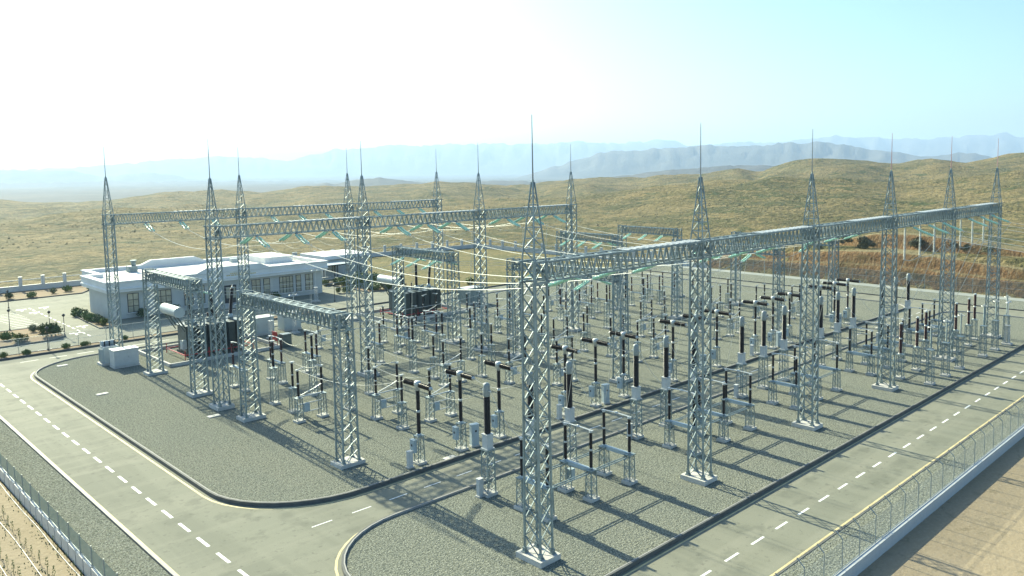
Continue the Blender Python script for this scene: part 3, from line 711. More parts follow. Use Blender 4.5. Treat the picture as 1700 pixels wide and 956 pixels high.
def catenary(mb, p, q, sag, r=.022, n=14, off=(0, 0, 0)):
    p = Vector(p) + Vector(off); q = Vector(q) + Vector(off)
    mb.tube([p.lerp(q, i / n) - Vector((0, 0, 4 * sag * (i / n) * (1 - i / n))) for i in range(n + 1)], r, 5)
def wire(name, label, segs, cat='conductor', group='overhead conductors', r=.011, twin=.0, tdir='x'):
    mb = MB()
    for p, q, sag in segs:
        if twin:
            for s_ in (-twin / 2, twin / 2): catenary(mb, p, q, sag, r, off=(s_, 0, 0) if tdir == 'x' else (0, s_, 0))
        else: catenary(mb, p, q, sag, r)
    o = mb.build(name, M['alu']); return tag(o, label, cat, group)
zs = ZB - .05
for i in range(3):
    for k, dx in enumerate((-PH, 0, PH)):
        X_ = BAY[i] + dx; j = nth(i * 3 + k)
        st.put((X_, BY - .55, zs), 'green glass string on near side of middle high beam, %s from left road' % j, -PI / 2)
        st.put((X_, BY + .55, zs), 'green glass string on far side of middle high beam, %s from left road' % j, PI / 2)
        st.put((X_, CY_ - .55, zs), 'green glass string on near side of rear high beam, %s from left road' % j, -PI / 2)
        st.put((X_, RY + .55, zs), 'green glass string behind the front high beam, %s from the near corner' % j, PI / 2)
        ze = zs + end_dz
        wire('twin_conductor', 'white twin conductor between front and middle high beams, %s from the left road' % j, [((X_, BY - .55 - end_dx, ze), (X_, RY + .55 + end_dx, ze), 1.5)], twin=.09)
        wire('twin_conductor', 'white twin conductor between middle and rear high beams, %s from the left road' % j, [((X_, CY_ - .55 - end_dx, ze), (X_, BY + .55 + end_dx, ze), 1.15)], twin=.09)
        wire('jumper_loop', 'thin white jumper loop below the middle high beam, %s from the left road' % j, [((X_, BY - .55 - end_dx, ze), (X_, BY + .55 + end_dx, ze), .55)], group='jumper loops')
        wire('dropper', 'thin white dropper from overhead span to low disconnector, %s from the near corner' % j, [((X_ - .1, 35.6, 14.6), (X_ + .1, 37.7, 4.75), .25)], group='droppers behind the front row', r=.013)
        wire('dropper', 'thin white dropper from overhead span to tall stand insulator, %s from the left road' % j, [((X_ + .1, 71.4, 14.9), (X_, 72.1, 6.05), .25), ((X_ - .3, 71.0, 14.9), (X_ - .1, 72.1, 6.05), .3)], group='droppers before the middle row', r=.012)
for i in (3, 4):
    for k, dx in enumerate((-PH, 0, PH)):
        X_ = BAY[i] + dx; j = nth((i - 3) * 3 + k); ze = zs + end_dz
        st.put((X_, RY - .55, zs), 'long green glass string on the outer side of the front high beam, %s of six' % j, -PI / 2)
        wire('twin_conductor', 'faint outgoing conductor leaving over the right fence, %s of six' % j, [((X_, RY - .55 - end_dx, ze), (X_ - 6, -50, 13.5), 2.2)], twin=.09, group='outgoing conductors')
        t = thing('suspension_insulator', 'pale vertical glass string hanging below the front high beam, %s of six' % j, 'insulator string', (X_, RY + .1, ZB - .1), 0, 'pale vertical suspension strings')
        mb = MB(); disc_string(mb, [(0, 0, -.25), (0, 0, -3.3)], .13, .13); mb.build('glass_string', M['tankl'], t, True)
        mb = MB(); mb.bar((0, 0, 0), (0, 0, -.26), .05); mb.bar((0, -.12, -3.34), (0, .12, -3.34), .07); mb.build('clamp', M['alu'], t)
        wire('dropper', 'thin white dropper from vertical string down to the disconnector, %s of six' % j, [((X_, RY + .1, ZB - 3.5), (X_, 35.35, 4.75), .3), ((X_, RY - .55 - end_dx, ze), (X_, RY, ZB - 3.5), .7)], group='outgoing droppers', r=.022)
# busbars, strung along X
def bus(ya, yb, nm, offs):
    for k, yy in enumerate(offs):
        for s_ in range(len(LX) - 1):
            z0 = ZL - .02; ze = z0 + end_dz
            st.put((LX[s_] + .55, yy, z0), 'green glass string, far side of %s portal beam, portal row %s, %s phase' % (nm, ORD[s_], ('near', 'middle', 'far')[k]), 0, 'green glass busbar strain insulators')
            st.put((LX[s_ + 1] - .55, yy, z0), 'green glass string, near side of %s portal beam, portal row %s, %s phase' % (nm, ORD[s_ + 1], ('near', 'middle', 'far')[k]), PI, 'green glass busbar strain insulators')
            wire('busbar_conductor', 'pale twin busbar conductor, %s phase of the %s busbar, %s span' % (('near', 'middle', 'far')[k], nm, ORD[s_]), [((LX[s_] + .55 + end_dx, yy, ze), (LX[s_ + 1] - .55 - end_dx, yy, ze), .9 if s_ < 2 else .4)], group='busbar conductors', twin=.12, tdir='y')
        for s_ in range(1, len(LX) - 1):
            wire('jumper_loop', 'thin jumper loop below %s portal beam, portal row %s, %s phase' % (nm, ORD[s_], ('near', 'middle', 'far')[k]), [((LX[s_] - .55 - end_dx, yy, ZL + end_dz), (LX[s_] + .55 + end_dx, yy, ZL + end_dz), .5)], group='jumper loops')
bus(*BUS1, 'front', (57.0, 61.1, 65.3)); bus(*BUS2, 'rear', (83.4, 86.9, 90.4))
# connections between apparatus
for i, cx in enumerate(BAY):
    for k, dx in enumerate((-PH, 0, PH)):
        X_ = cx + dx; j = nth(i * 3 + k); d2x, d2y = cx + D2X[k][0], D2X[k][1]
        wire('connection_cable', 'slack white cable from current transformer to breaker arm, %s from the left road' % j, [((X_, 41.4, 7.15), (X_ + .25, 47.5, 5.98), .75)], group='slack white cables between apparatus')
        wire('connection_cable', 'slack white cable from disconnector to current transformer, %s from the left road' % j, [((X_, 37.72, 4.7), (X_, 40.6, 7.15), .5)], group='slack white cables between apparatus')
        wire('connection_cable', 'long white cable from breaker arm to busbar disconnector, %s from the left road' % j,
             [((X_ + .25, 51.1, 5.98), (d2x - 1.1, d2y, 4.66), .8)], group='slack white cables between apparatus')
        wire('connection_cable', 'slack white cable from post insulator to rear disconnector, %s from the left road' % j,
             [((X_, 72.1, 6.05), (X_, 78.55, 4.66), .9), ((d2x + 1.1, d2y, 4.66), (X_, 72.1, 6.05), 1.1)], group='slack white cables between apparatus')
        wire('dropper', 'thin vertical dropper from busbar to stepped disconnector, %s from left road' % j, [((d2x + .9, d2y, ZL - 1.6), (d2x + 1.1, d2y, 4.66), .15)], group='droppers under the busbars', r=.018)
for nm, yy in (('front', 35.34), ('back', 37.7)): pass
# yard lamp posts with T heads
def make_tlamp():
    t = thing('yard_light', '', ''); p = MB(); pad(p, 0, 0, 1.0, .2); p.build('footing', M['conc'], t)
    s_ = MB(); column(s_, 0, 0, .4, 2.3, 5, .05, .03); s_.tube([(0, 0, 2.3), (0, 0, 5.4)], .05, 6); s_.build('pole', M['white'], t)
    s_ = MB(); s_.bar((-.45, 0, 5.2), (.45, 0, 5.2), .05)
    for k in (-.45, .45): s_.lathe([(0, .22), (.05, .2), (.16, .05)], (k, 0, 5.1), n=10)
    s_.lathe([(0, .05), (.3, .02)], (0, 0, 5.3), n=8); s_.build('lamp_head', M['white'], t); return t
tl = Kind(make_tlamp, 'light post', 'white yard light posts')
for q, lb in (((46.7, 100.6), 'white two headed yard light in front of the pale kiosks'), ((50.4, 101.5), 'white two headed yard light right of the pale kiosks'), ((104.2, 29.3), 'white two headed yard light by the far end of the front row'),
              ((65.1, 123.2), 'white two headed yard light in the shadow of the control building'), ((77.2, 94.6), 'white two headed yard light right of the second transformer')): tl.put((*q, 0), lb)

# ------------------------------------------------------------------ transformers
def make_trafo():
    t = thing('power_transformer', '', '')
    mb = MB(); mb.box((0, 0, 2.0), (6.4, 2.6, 3.0)); mb.box((0, 0, 3.56), (6.7, 2.9, .14)); mb.box((0, 0, .42), (6.0, 2.3, .3)); mb.build('tank', M['tank'], t)
    for k in range(6):
        r = MB(); cx = -2.75 + k * 1.1
        for q in range(6): r.box((cx - .30 + q * .12, -2.05, 2.15), (.05, 1.05, 2.9))
        r.box((cx, -2.05, 3.62), (.7, 1.0, .06))
        r.tube([(cx - .42, -1.5, 3.45), (cx + .42, -1.5, 3.45)], .07, 6); r.tube([(cx - .42, -1.5, .85), (cx + .42, -1.5, .85)], .07, 6); r.build('radiator', M['tank'], t)
    for k in range(4):
        r = MB(); cx = -2.3 + k * 1.5
        for q in range(7): r.box((cx - .36 + q * .12, 2.05, 2.15), (.045, 1.05, 2.9))
        r.build('radiator', M['tank'], t)
    c = MB(); c.lathe([(0, .02), (.0, .60), (.001, .62), (4.6, .62), (4.601, .60), (4.602, .02)], (-4.1, -2.2, 5.5), (0, 1, 0), 28); c.build('conservator', M['tankl'], t)
    for yy in (-1.2, 1.6): c = MB(); c.bar((-4.1, yy, 4.9), (-3.2, yy, 3.4), .16); c.bar((-4.4, yy, 4.9), (-3.3, yy, 3.0), .1); c.build('conservator_bracket', M['tank'], t)
    for k, (bx, lean) in enumerate(((-2.1, -.16), (.2, .0), (2.4, .12))):
        ax = Vector((lean, 0, 1)).normalized(); h = MB(); h.sheds((bx, -.5, 4.3), ax, 3.1, .15, .225, .085, 12); o = h.build('high_voltage_bushing', M['dark'], t, True)
        h = MB(); h.lathe([(0, .32), (.5, .3), (.68, .2)], (bx, -.5, 3.63), (0, 0, 1), 12); h.build('turret', M['tankl'], o, True); h = MB(); h.lathe([(0, .17), (.16, .15), (.18, .04), (.45, .04)], Vector((bx, -.5, 4.3)) + ax * 3.1, ax, 10); h.build('terminal', M['alu'], o, True)
    for k in range(4):
        h = MB(); h.sheds((-1.8 + k * 1.0, .8, 3.62), (0, 0, 1), .95, .07, .11, .08, 8); h.build('low_voltage_bushing', M['brown'], t, True)
    pp = MB()
    for z in (.55,):
        for yy in (-2.9, 2.9): pp.tube([(-4.0, yy, z), (4.0, yy, z)], .06, 6)
        for xx in (-4.0, 4.0): pp.tube([(xx, -2.9, z), (xx, 2.9, z)], .06, 6)
    for xx in (-4, -1.3, 1.3, 4):
        for yy in (-2.9, 2.9): pp.tube([(xx, yy, 0), (xx, yy, 1.1)], .045, 6)
    pp.build('fire_spray_pipe', M['red'], t)
    v = MB(); v.box((-3.5, -1.2, 1.5), (.5, .7, 1.0)); v.build('control_box', M['tankl'], t)
    v = MB()
    for k in range(12): v.box((-2.6 + .47 * k, .2 + .5 * math.sin(k * 2.1), 3.8), (.22, .3, .34 + .2 * (k % 3)))
    v.tube([(-3, -1.0, 3.9), (3, -1.0, 3.9)], .07, 6); v.tube([(-3, .4, 4.05), (2.6, .4, 4.05)], .06, 6); v.build('lid_fittings', M['steel2'], t)
    return t
tf = Kind(make_trafo, 'transformer', 'oil filled power transformers')
tf.put((38.6, 99.6, 0), 'dark power transformer with white cylindrical conservator, the one nearer the left road')
tf.put((69.4, 101.6, 0), 'dark power transformer with finned radiators, the one farther from the left road')
def make_pit():
    t = thing('transformer_pit', '', ''); mb = MB()
    for p0, p1 in (((-6.4, -5.2), (6.4, -5.2)), ((-6.4, 5.2), (6.4, 5.2)), ((-6.4, -5.2), (-6.4, 5.2)), ((6.4, -5.2), (6.4, 5.2))):
        d = Vector(p1) - Vector(p0); mb.box(((p0[0] + p1[0]) / 2, (p0[1] + p1[1]) / 2, .17), (abs(d.x) + .22, abs(d.y) + .22, .42) if False else (max(abs(d.x) - .23, .22), max(abs(d.y) + .22, .22), .42) if d.y else (abs(d.x) + .22, .22, .40))
    mb.build('pit_wall', M['conc'], t); mb = MB(); mb.box((0, 0, .28), (5.0, 2.2, .36)); mb.box((-2.6, 0, .22), (.8, 4.6, .3)); mb.box((2.6, 0, .22), (.8, 4.6, .3)); mb.build('plinth', M['conc2'], t); return t
pt_ = Kind(make_pit, 'pit', 'low concrete transformer pits')
pt_.put((38.6, 99.8, 0), 'low pale concrete kerb wall round the transformer nearer the left road')
pt_.put((69.4, 101.8, 0), 'low pale concrete kerb wall round the transformer farther from the left road')
def make_kiosk(w_, d_, h_, nm, mt='tankl'):
    def f():
        t = thing(nm, '', ''); b_ = MB(); b_.box((0, 0, h_ / 2 + .2), (w_, d_, h_)); b_.build('body', M[mt], t)
        b_ = MB(); b_.box((0, 0, h_ + .24), (w_ + .12, d_ + .12, .08)); b_.build('roof', M['white'], t)
        b_ = MB(); b_.box((0, 0, .09), (w_ + .1, d_ + .1, .34)); b_.build('plinth', M['conc'], t)
        b_ = MB(); b_.box((-w_ * .25, -d_ / 2 - .01, h_ * .5 + .2), (w_ * .42, .02, h_ * .85)); b_.box((w_ * .25, -d_ / 2 - .01, h_ * .5 + .2), (w_ * .42, .02, h_ * .85)); d = b_.build('door', M[mt], t)
        b_ = MB(); b_.box((w_ * .08, -d_ / 2 - .03, h_ * .55 + .2), (.05, .03, .2)); b_.build('handle', M['post'], d); return t
    return f
kb = Kind(make_kiosk(2.5, 1.6, 1.75, 'equipment_kiosk', 'white'), 'kiosk', None)
kb.put((29.0, 99.2, 0), 'large white box kiosk beside the rear spired tower nearest the left road', .0)
sk = Kind(make_kiosk(2.4, 1.9, 2.1, 'equipment_kiosk'), 'kiosk', 'pale kiosks right of the first transformer')
sk.put((47.3, 104.4, 0), 'pale grey kiosk with white roof, left of the two beside the nearer transformer'); sk.put((51.2, 104.6, 0), 'pale grey kiosk with white roof, right of the two beside the nearer transformer')
rx = Kind(make_kiosk(3.4, 2.2, 2.3, 'equipment_kiosk', 'steel2'), 'kiosk', None); rx.put((80.8, 102.4, 0), 'greenish grey kiosk with white roof right of the second transformer')
# small auxiliary transformer at the white kiosk
t = thing('auxiliary_transformer', 'small finned grey transformer with short bushings behind the white kiosk', 'transformer', (28.2, 101.6, 0))
mb = MB(); mb.box((0, 0, 1.15), (1.5, 1.3, 1.9)); mb.lathe([(0, .3), (1.4, .3)], (-.7, .5, 2.35), (1, 0, 0), 12); mb.build('tank', M['tankl'], t)
for k in range(3):
    mb = MB(); mb.sheds((-.5 + .5 * k, -.2, 2.1), (0, 0, 1), .6, .05, .09, .08, 8); mb.build('bushing', M['dark'], t, True)
mb = MB()
for k in range(8): mb.box((-.82, -.5 + k * .14, 1.1), (.3, .03, 1.5)); mb.box((.82, -.5 + k * .14, 1.1), (.3, .03, 1.5))
mb.build('cooling_fin', M['tankl'], t); mb = MB(); mb.box((0, 0, .1), (2.2, 1.7, .34)); mb.build('plinth', M['conc'], t)
t = thing('fire_equipment_stand', 'red fire equipment board on posts beside a grey box, right of the first transformer', 'fire stand', (44.6, 95.2, 0))
mb = MB(); mb.box((0, 0, 1.45), (.1, 1.2, 1.1)); mb.build('board', M['red'], t); mb = MB()
for yy in (-.55, .55): mb.bar((.07, yy, 0), (.07, yy, 2.0), .06)
mb.build('post', M['red'], t); mb = MB(); mb.box((1.2, -.4, .8), (1.1, 1.0, 1.5)); mb.box((1.2, -.4, 1.58), (1.2, 1.1, .08)); mb.build('sand_box', M['tank'], t)
# thin fence near transformers
def make_fence_run(name, label, cat, p0, p1, hgt, sp, pm, mm, zb=0., rails=(1.0,), postr=.03, group=None, arm=0, arm_dir=(0, 0), wall=None, barb=0):
    p0 = Vector((*p0, 0)); p1 = Vector((*p1, 0)); L = (p1 - p0).length; u = (p1 - p0).normalized(); n = max(1, round(L / sp))
    t = thing(name, label, cat, p0, 0, group)
    if mm:
        mb = MB(); a_ = Vector((0, 0, zb + .05)); b_ = u * L + Vector((0, 0, zb + .05)); c_ = Vector((0, 0, hgt - .05 + 0))
        mb.add([a_, b_, b_ + c_ - Vector((0, 0, .1)), a_ + c_ - Vector((0, 0, .1))], [(0, 1, 2, 3)]); mb.build('mesh_infill', mm, t)
    rl = MB()
    for q in rails: rl.bar(Vector((0, 0, zb + hgt * q)), u * L + Vector((0, 0, zb + hgt * q)), .04)
    if arm:
        ad = Vector((*arm_dir, 0)) * arm
        for q in (.35, .68, 1.0): rl.tube([ad * q + Vector((0, 0, zb + hgt + arm * .9 * q)), u * L + ad * q + Vector((0, 0, zb + hgt + arm * .9 * q))], .005, 4)
    rl.build('rail', pm, t)
    me = None
    for i in range(n + 1):
        q = u * (L * i / n)
        if me is None:
            mb = MB(); mb.tube([(0, 0, zb - .1), (0, 0, zb + hgt)], postr, 6)
            if arm: mb.bar((0, 0, zb + hgt), (arm_dir[0] * arm, arm_dir[1] * arm, zb + hgt + arm * .9), postr * 1.6)
            o = mb.build('post', pm, t); me = o
        else:
            o = me.copy(); COL.objects.link(o); o.parent = t
        o.location = q
    return t
make_fence_run('safety_fence', 'thin grey wire fence on slim posts behind the transformers along the rear road', 'fence', (16, 115.2), (60, 115.0), 1.9, 3.2, M['post'], M['meshr'], .0, (1.0, .5))
make_fence_run('safety_fence', 'thin grey rail fence left of the second transformer', 'fence', (60.5, 99), (64.5, 105.5), 2.3, 1.6, M['post'], None, 0, (1.0, .5))

# perimeter: left mesh fence on a panelled base, right chain link on white wall, back chain link, far pillared wall
make_fence_run('mesh_fence', 'green mesh panel fence on pale base panels beside the left road', 'fence', (12.15, 18.6), (12.15, 150.6), 1.15, 2.2, M['post'], M['meshl'], .2, (0.02,), .035)
t = thing('base_wall', 'low pale panelled wall under the green mesh fence at lower left', 'wall', (12.15, 18.5, 0))
me = None
for i in range(90):
    y_ = 18.6 + i * 1.47
    if y_ > 150: break
    if me is None:
        mb = MB(); mb.box((0, .70, -.32), (.16, 1.30, .92)); o = mb.build('wall_panel', M['white'], t); me = o
    else: o = me.copy(); COL.objects.link(o); o.parent = t
    o.location = (-.02, i * 1.47, 0)
t = tag(MB().build('x', M['conc']), None, None); bpy.data.objects.remove(t)
mb = MB(); mb.prism([(18.30, 0), (18.62, 0), (18.62, 1), (18.30, 1)], 0, 1)
mb = MB(); mb.box((77, 18.46, .08), (130, .32, .84)); w_ = mb.build('boundary_wall', M['white']); tag(w_, 'low white concrete wall under the chain link fence at lower right', 'wall')
make_fence_run('chain_link_fence', 'chain link fence with inward bent posts on the low white wall at lower right', 'fence', (12.4, 18.56), (141.6, 18.56), 1.65, 2.055, M['post'], M['meshr'], .5, (.03,), .026, arm=.42, arm_dir=(0, 1))
make_fence_run('back_fence', 'dark chain link fence between the far pavement and the orange earth bank', 'fence', (141.3, 19), (141.3, 98), 2.5, 2.6, M['post'], M['meshb'], 0, (1.0, .55), .04)
def pillars(label, p0, p1, sp, hp=2.5, hw=.9):
    p0 = Vector((*p0, 0)); p1 = Vector((*p1, 0)); L = (p1 - p0).length; u = (p1 - p0).normalized(); n = round(L / sp); rz = math.atan2(u.y, u.x)
    t = thing('pillared_wall', label, 'wall', p0, rz)
    mb = MB(); mb.box((L / 2, 0, hw / 2 - .3), (L, .25, hw + .6)); mb.box((L / 2, 0, hw + .04), (L, .34, .08)); mb.build('wall_base', M['white'], t)
    mb = MB(); mb.bar((0, 0, hp - .5), (L, 0, hp - .5), .12); mb.build('rail', M['white'], t); me = None
    for i in range(n + 1):
        if me is None:
            mb = MB(); mb.box((0, 0, hp / 2 - .2), (.5, .5, hp + .4)); mb.box((0, 0, hp + .05), (.62, .62, .1)); o = mb.build('pillar', M['white'], t); me = o
        else: o = me.copy(); COL.objects.link(o); o.parent = t
        o.location = (L * i / n, 0, 0)
pillars('low white wall with square pillars behind the car park and control building', (14, 176.2), (88, 176.2), 3.55)
pillars('white pillared wall beyond the dry grass lot, facing the transformers', (88.5, 176.2), (137.5, 171.4), 4.6)
pillars('white pillared wall running along the back side beyond the grass lot', (137.6, 170.6), (141.2, 99), 4.8)

# ------------------------------------------------------------------ buildings
t = thing('control_building', 'long low pale control building with flat white roof and deep fascia', 'building', (0, 0, 0))
Z1 = 5.6
mb = MB(); mb.prism(ccw([(37.3, 131.8), (70.9, 131.8), (70.9, 150.5), (39.4, 150.5), (39.4, 142.5), (37.3, 142.5)]), -.2, 4.0); mb.build('wall', M['wallb'], t)
def fascia_run(mb, p0, p1, z0, z1, th=.7):
    d = Vector(p1) - Vector(p0); mb.box(((p0[0] + p1[0]) / 2, (p0[1] + p1[1]) / 2, (z0 + z1) / 2), (abs(d.x) if d.x else th, abs(d.y) if d.y else th, z1 - z0))
fo = ccw([(36.5, 131.0), (71.6, 131.0), (71.6, 151.2), (38.7, 151.2), (38.7, 143.2), (36.5, 143.2)])
mb = MB(); fi = inset(fo, .75); n = len(fo)
prf = [(fo, 3.95), (fo, 4.25), (inset(fo, -.12), 4.3), (inset(fo, -.12), 4.5), (fo, 4.6), (fo, 5.35), (inset(fo, -.14), 5.4), (inset(fo, -.14), Z1), (fi, Z1), (fi, 4.3)]
vs = [(x, y, z) for P_, z in prf for x, y in P_]; fs = []
for i in range(len(prf) - 1):
    for k in range(n): fs.append((i * n + k, i * n + (k + 1) % n, (i + 1) * n + (k + 1) % n, (i + 1) * n + k))
fs.append(tuple(range(n - 1, -1, -1)))
mb.add(vs, fs); mb.build('fascia', M['fascia'], t)
mb = MB(); mb.sheet(fi, 5.0); rf = mb.build('roof', M['roof'], t)
for x0, x1, yy in ((49.2, 61, 131.0), (47.5, 58, 150.5)):
    mb = MB(); mb.add([(x0, yy - .14, Z1), (x1, yy - .14, Z1), (x1 - 1.6, yy - .14, Z1 + .72), (x0 + 1.6, yy - .14, Z1 + .72), (x0, yy + .72, Z1), (x1, yy + .72, Z1), (x1 - 1.6, yy + .72, Z1 + .72), (x0 + 1.6, yy + .72, Z1 + .72)],
                      [(0, 1, 2, 3), (5, 4, 7, 6), (0, 4, 5, 1), (1, 5, 6, 2), (2, 6, 7, 3), (3, 7, 4, 0)]); mb.build('raised_parapet', M['fascia'], t)
mb = MB(); mb.box((67.2, 144.5, 5.4), (5.2, 8.5, 1.0)); mb.box((67.2, 144.5, 5.98), (5.5, 8.8, .16)); mb.build('roof_block', M['fascia'], t)
mb = MB(); mb.box((44.9, 146.8, 5.5), (1.4, 1.2, 1.0)); mb.lathe([(0, .35), (.7, .35), (.75, .5), (.95, .5)], (45.2, 146.8, 6.0), n=12); mb.build('roof_vent', M['steel2'], t)
mb = MB(); mb.box((62.0, 147.2, 5.35), (1.3, .9, .7)); mb.build('roof_unit', M['tankl'], t)
rng = random.Random(3); mb = MB()
for row, (z, xa, xb) in enumerate(((5.05, 54.6, 57.8), (4.78, 54.0, 58.6))):
    x = xa
    while x < xb:
        wd = rng.uniform(.16, .3); mb.box((x, 130.97, z), (wd, .05, .17)); x += wd + rng.uniform(.06, .16)
mb.build('fascia_lettering', M['line_y'], t)
WIN = [(39.47, 40.96, .7, 3.5, 2, 3), (43.34, 45.6, .7, 3.5, 3, 3), (47.56, 48.83, .7, 3.5, 2, 3), (49.6, 50.6, .7, 3.5, 1, 3), (56.9, 57.7, .2, 3.5, 1, 3), (58.28, 59.71, .7, 3.5, 2, 3), (60.3, 61.35, .7, 3.5, 1, 3), (63.07, 65.45, .7, 3.5, 4, 3), (66.05, 66.9, .7, 3.5, 1, 3), (67.77, 69.13, .7, 3.5, 2, 3)]
for x0, x1, z0, z1, nc, nr in WIN:
    f_ = MB(); yy = 131.76; cx, cz = (x0 + x1) / 2, (z0 + z1) / 2
    for q in range(nc + 1): f_.box((x0 + (x1 - x0) * q / nc, yy, cz), (.07, .1, z1 - z0))
    for q in range(nr + 1): f_.box((cx, yy - .003, z0 + (z1 - z0) * q / nr), (x1 - x0 + .07, .1, .07))
    o = f_.build('window', M['frame'], t)
    p = MB(); p.box((cx, yy + .02, cz), (x1 - x0 - .02, .04, z1 - z0 - .02)); p.build('pane', M['pane'], o)
    p = MB(); p.box((cx, yy - .08, z0 - .08), (x1 - x0 + .3, .26, .09)); p.build('sill', M['fascia'], o)
d_ = MB(); d_.box((54.7, 131.74, 1.55), (1.9, .12, 3.1)); o = d_.build('door', M['frame'], t)
d_ = MB(); d_.box((54.3, 131.66, 1.9), (.6, .03, 1.8)); d_.box((55.15, 131.66, 1.9), (.6, .03, 1.8)); d_.build('pane', M['pane'], o)
mb = MB(); mb.box((54.8, 130.2, .05), (6.0, 3.0, .3)); mb.box((54.8, 128.5, -.03), (6.4, .5, .16)); mb.build('entrance_step', M['conc'], t)
t = thing('guard_building', 'small flat roofed pale outbuilding right of the control building behind the trees', 'building', (0, 0, 0))
mb = MB(); mb.box((85.2, 152.5, 1.8), (9.5, 9.0, 4.0)); mb.build('wall', M['wallb'], t); mb = MB(); mb.box((85.2, 152.5, 4.0), (10.4, 9.9, .7)); mb.build('roof', M['fascia'], t)
for x_ in (82.3, 85.6):
    o = MB(); o.box((x_, 147.96, 1.8), (.9, .1, 1.5)); o = o.build('window', M['frame'], t); p = MB(); p.box((x_, 147.9, 1.8), (.7, .03, 1.3)); p.build('pane', M['pane'], o)
o = MB(); o.box((88, 147.96, 1.1), (1.0, .1, 2.2)); o.build('door', M['tank'], t)
t = thing('garden_pergola', 'dark steel pergola with flat roof right of the control building', 'pergola', (79.6, 145.0, 0), .1)
me = None
for a_ in (-3.2, 0, 3.2):
    for b_ in (-1.8, 1.8):
        mb = MB(); mb.bar((a_, b_, -.1), (a_, b_, 2.9), .14); mb.build('post', M['frame'], t)
mb = MB()
for b_ in (-1.8, 1.8): mb.bar((-3.6, b_, 2.97), (3.6, b_, 2.97), .14)
for k in range(9): mb.bar((-3.4 + k * .85, -2.2, 3.09), (-3.4 + k * .85, 2.2, 3.09), .09)
mb.build('roof_frame', M['frame'], t); mb = MB(); mb.box((0, 0, 3.17), (7.2, 4.6, .06)); mb.build('roof_sheet', M['tankl'], t)
mb = MB(); mb.box((0, .8, .45), (4.5, .5, .08)); mb.box((0, .8, .2), (4.2, .1, .45)); mb.build('bench', M['white'], t)

# ------------------------------------------------------------------ lamps in the compound, bushes, saplings, drip pipes
def make_lamp():
    t = thing('street_lamp', '', ''); mb = MB(); mb.tube([(0, 0, -.1), (0, 0, 2.6)], .055, 8, .035); mb.lathe([(0, .12), (.3, .08)], (0, 0, -.05), n=8); mb.build('pole', M['frame'], t)
    mb = MB(); mb.lathe([(0, .06), (.1, .16), (.28, .2), (.36, .1), (.42, .02)], (0, 0, 2.55), n=10); mb.build('lamp_head', M['frame'], t); return t
lp = Kind(make_lamp, 'lamp', 'short dark lamps round the car park')
for q, lb in (((25.05, 133.8), 'short dark lamp at the corner of the marked parking bays'), ((29.17, 123.72), 'short dark lamp at the rounded corner of the planting bed'), ((28.5, 128.0), 'short dark lamp rising from the round dark bush'),
              ((25.3, 115.2), 'short dark lamp by the wire fence along the rear road'), ((29.2, 155.6), 'short dark lamp at the far corner of the car park'), ((67.2, 121), 'short dark lamp near the right end of the control building')): lp.put((*q, 0), lb)
def make_bush(seed, r, hgt, mt='leaf', nl=800):
    def f():
        t = thing('bush', '', ''); rg = random.Random(seed); mb = MB()
        cl = [(Vector((rg.uniform(-.55, .55) * r, rg.uniform(-.55, .55) * r, hgt * rg.uniform(.3, .75))), rg.uniform(.38, .6) * r) for _ in range(8)]
        for _ in range(nl):
            c, cr = rg.choice(cl); d = Vector((rg.gauss(0, 1), rg.gauss(0, 1), rg.gauss(0, .9))).normalized() * cr * rg.uniform(.55, 1.08)
            p = c + d
            if p.z < .03: p.z = rg.uniform(.03, .2)
            a_ = Vector((rg.gauss(0, 1), rg.gauss(0, 1), rg.gauss(0, 1))).normalized(); b_ = a_.orthogonal().normalized(); s_ = rg.uniform(.06, .13) * (r / .8) ** .5
            mb.add([p - a_ * s_, p + b_ * s_ * .7, p + a_ * s_, p - b_ * s_ * .7], [(0, 1, 2, 3)])
        mb.build('foliage', M[mt], t)
        mb = MB()
        for k in range(4): mb.tube([(0, 0, -.05), (math.cos(k * 1.6) * r * .35, math.sin(k * 1.6) * r * .35, hgt * .5)], .03, 5, .015)
        mb.build('stem', M['stem'], t); return t
    return f
bs = [Kind(make_bush(11, .85, 1.15), 'bush', None), Kind(make_bush(12, 1.0, 1.1), 'bush', None), Kind(make_bush(13, .8, 1.25, 'leafd'), 'bush', None)]
BU = []
for i, q in enumerate(((23.3, 126.6), (23.9, 123.6), (15.9, 129.5), (17.2, 126), (22.6, 131.6), (18.9, 132.2))): BU.append((q, 'rounded green bush in the bare bed before the car park, %s counted' % nth(i), 'bushes in the left planting bed', 1.0 + .15 * (i % 3), i % 2))
BU.append(((27.9, 124.8), 'largest dark rounded bush at the corner of the left planting bed', 'bushes in the left planting bed', 1.45, 2))
for i, q in enumerate(((27.0, 130.1), (27.6, 128.4))): BU.append((q, 'flat low dark shrub behind the largest bush, %s one' % ('farther', 'nearer')[i], 'bushes in the left planting bed', .9, 2))
for i, yy in enumerate((141.6, 139.2, 137.6, 135.6, 132.9, 130.2, 127.9)): BU.append(((34.95, yy), 'clipped green bush by the left end of the control building, %s from back' % nth(i), 'row of bushes by the control building', .95 + .1 * (i % 2), i % 3))
for i, q in enumerate(((78.0, 128.2), (79.0, 126.9), (80.4, 126.2), (81.6, 128.3), (79.8, 130.6), (78.4, 132.3), (81.0, 132.8), (82.8, 131.6), (77.4, 135.2), (79.4, 135.6), (81.4, 136.2), (83.6, 135.0), (77.6, 138.4), (80.1, 138.8), (82.4, 139.2), (84.3, 138.4))):
    BU.append((q, 'green shrub in bed right of control building, %s counted away from road' % nth(i), 'shrubs in the bed right of the control building', 1.15 + .25 * ((i * 7) % 3), i % 2))
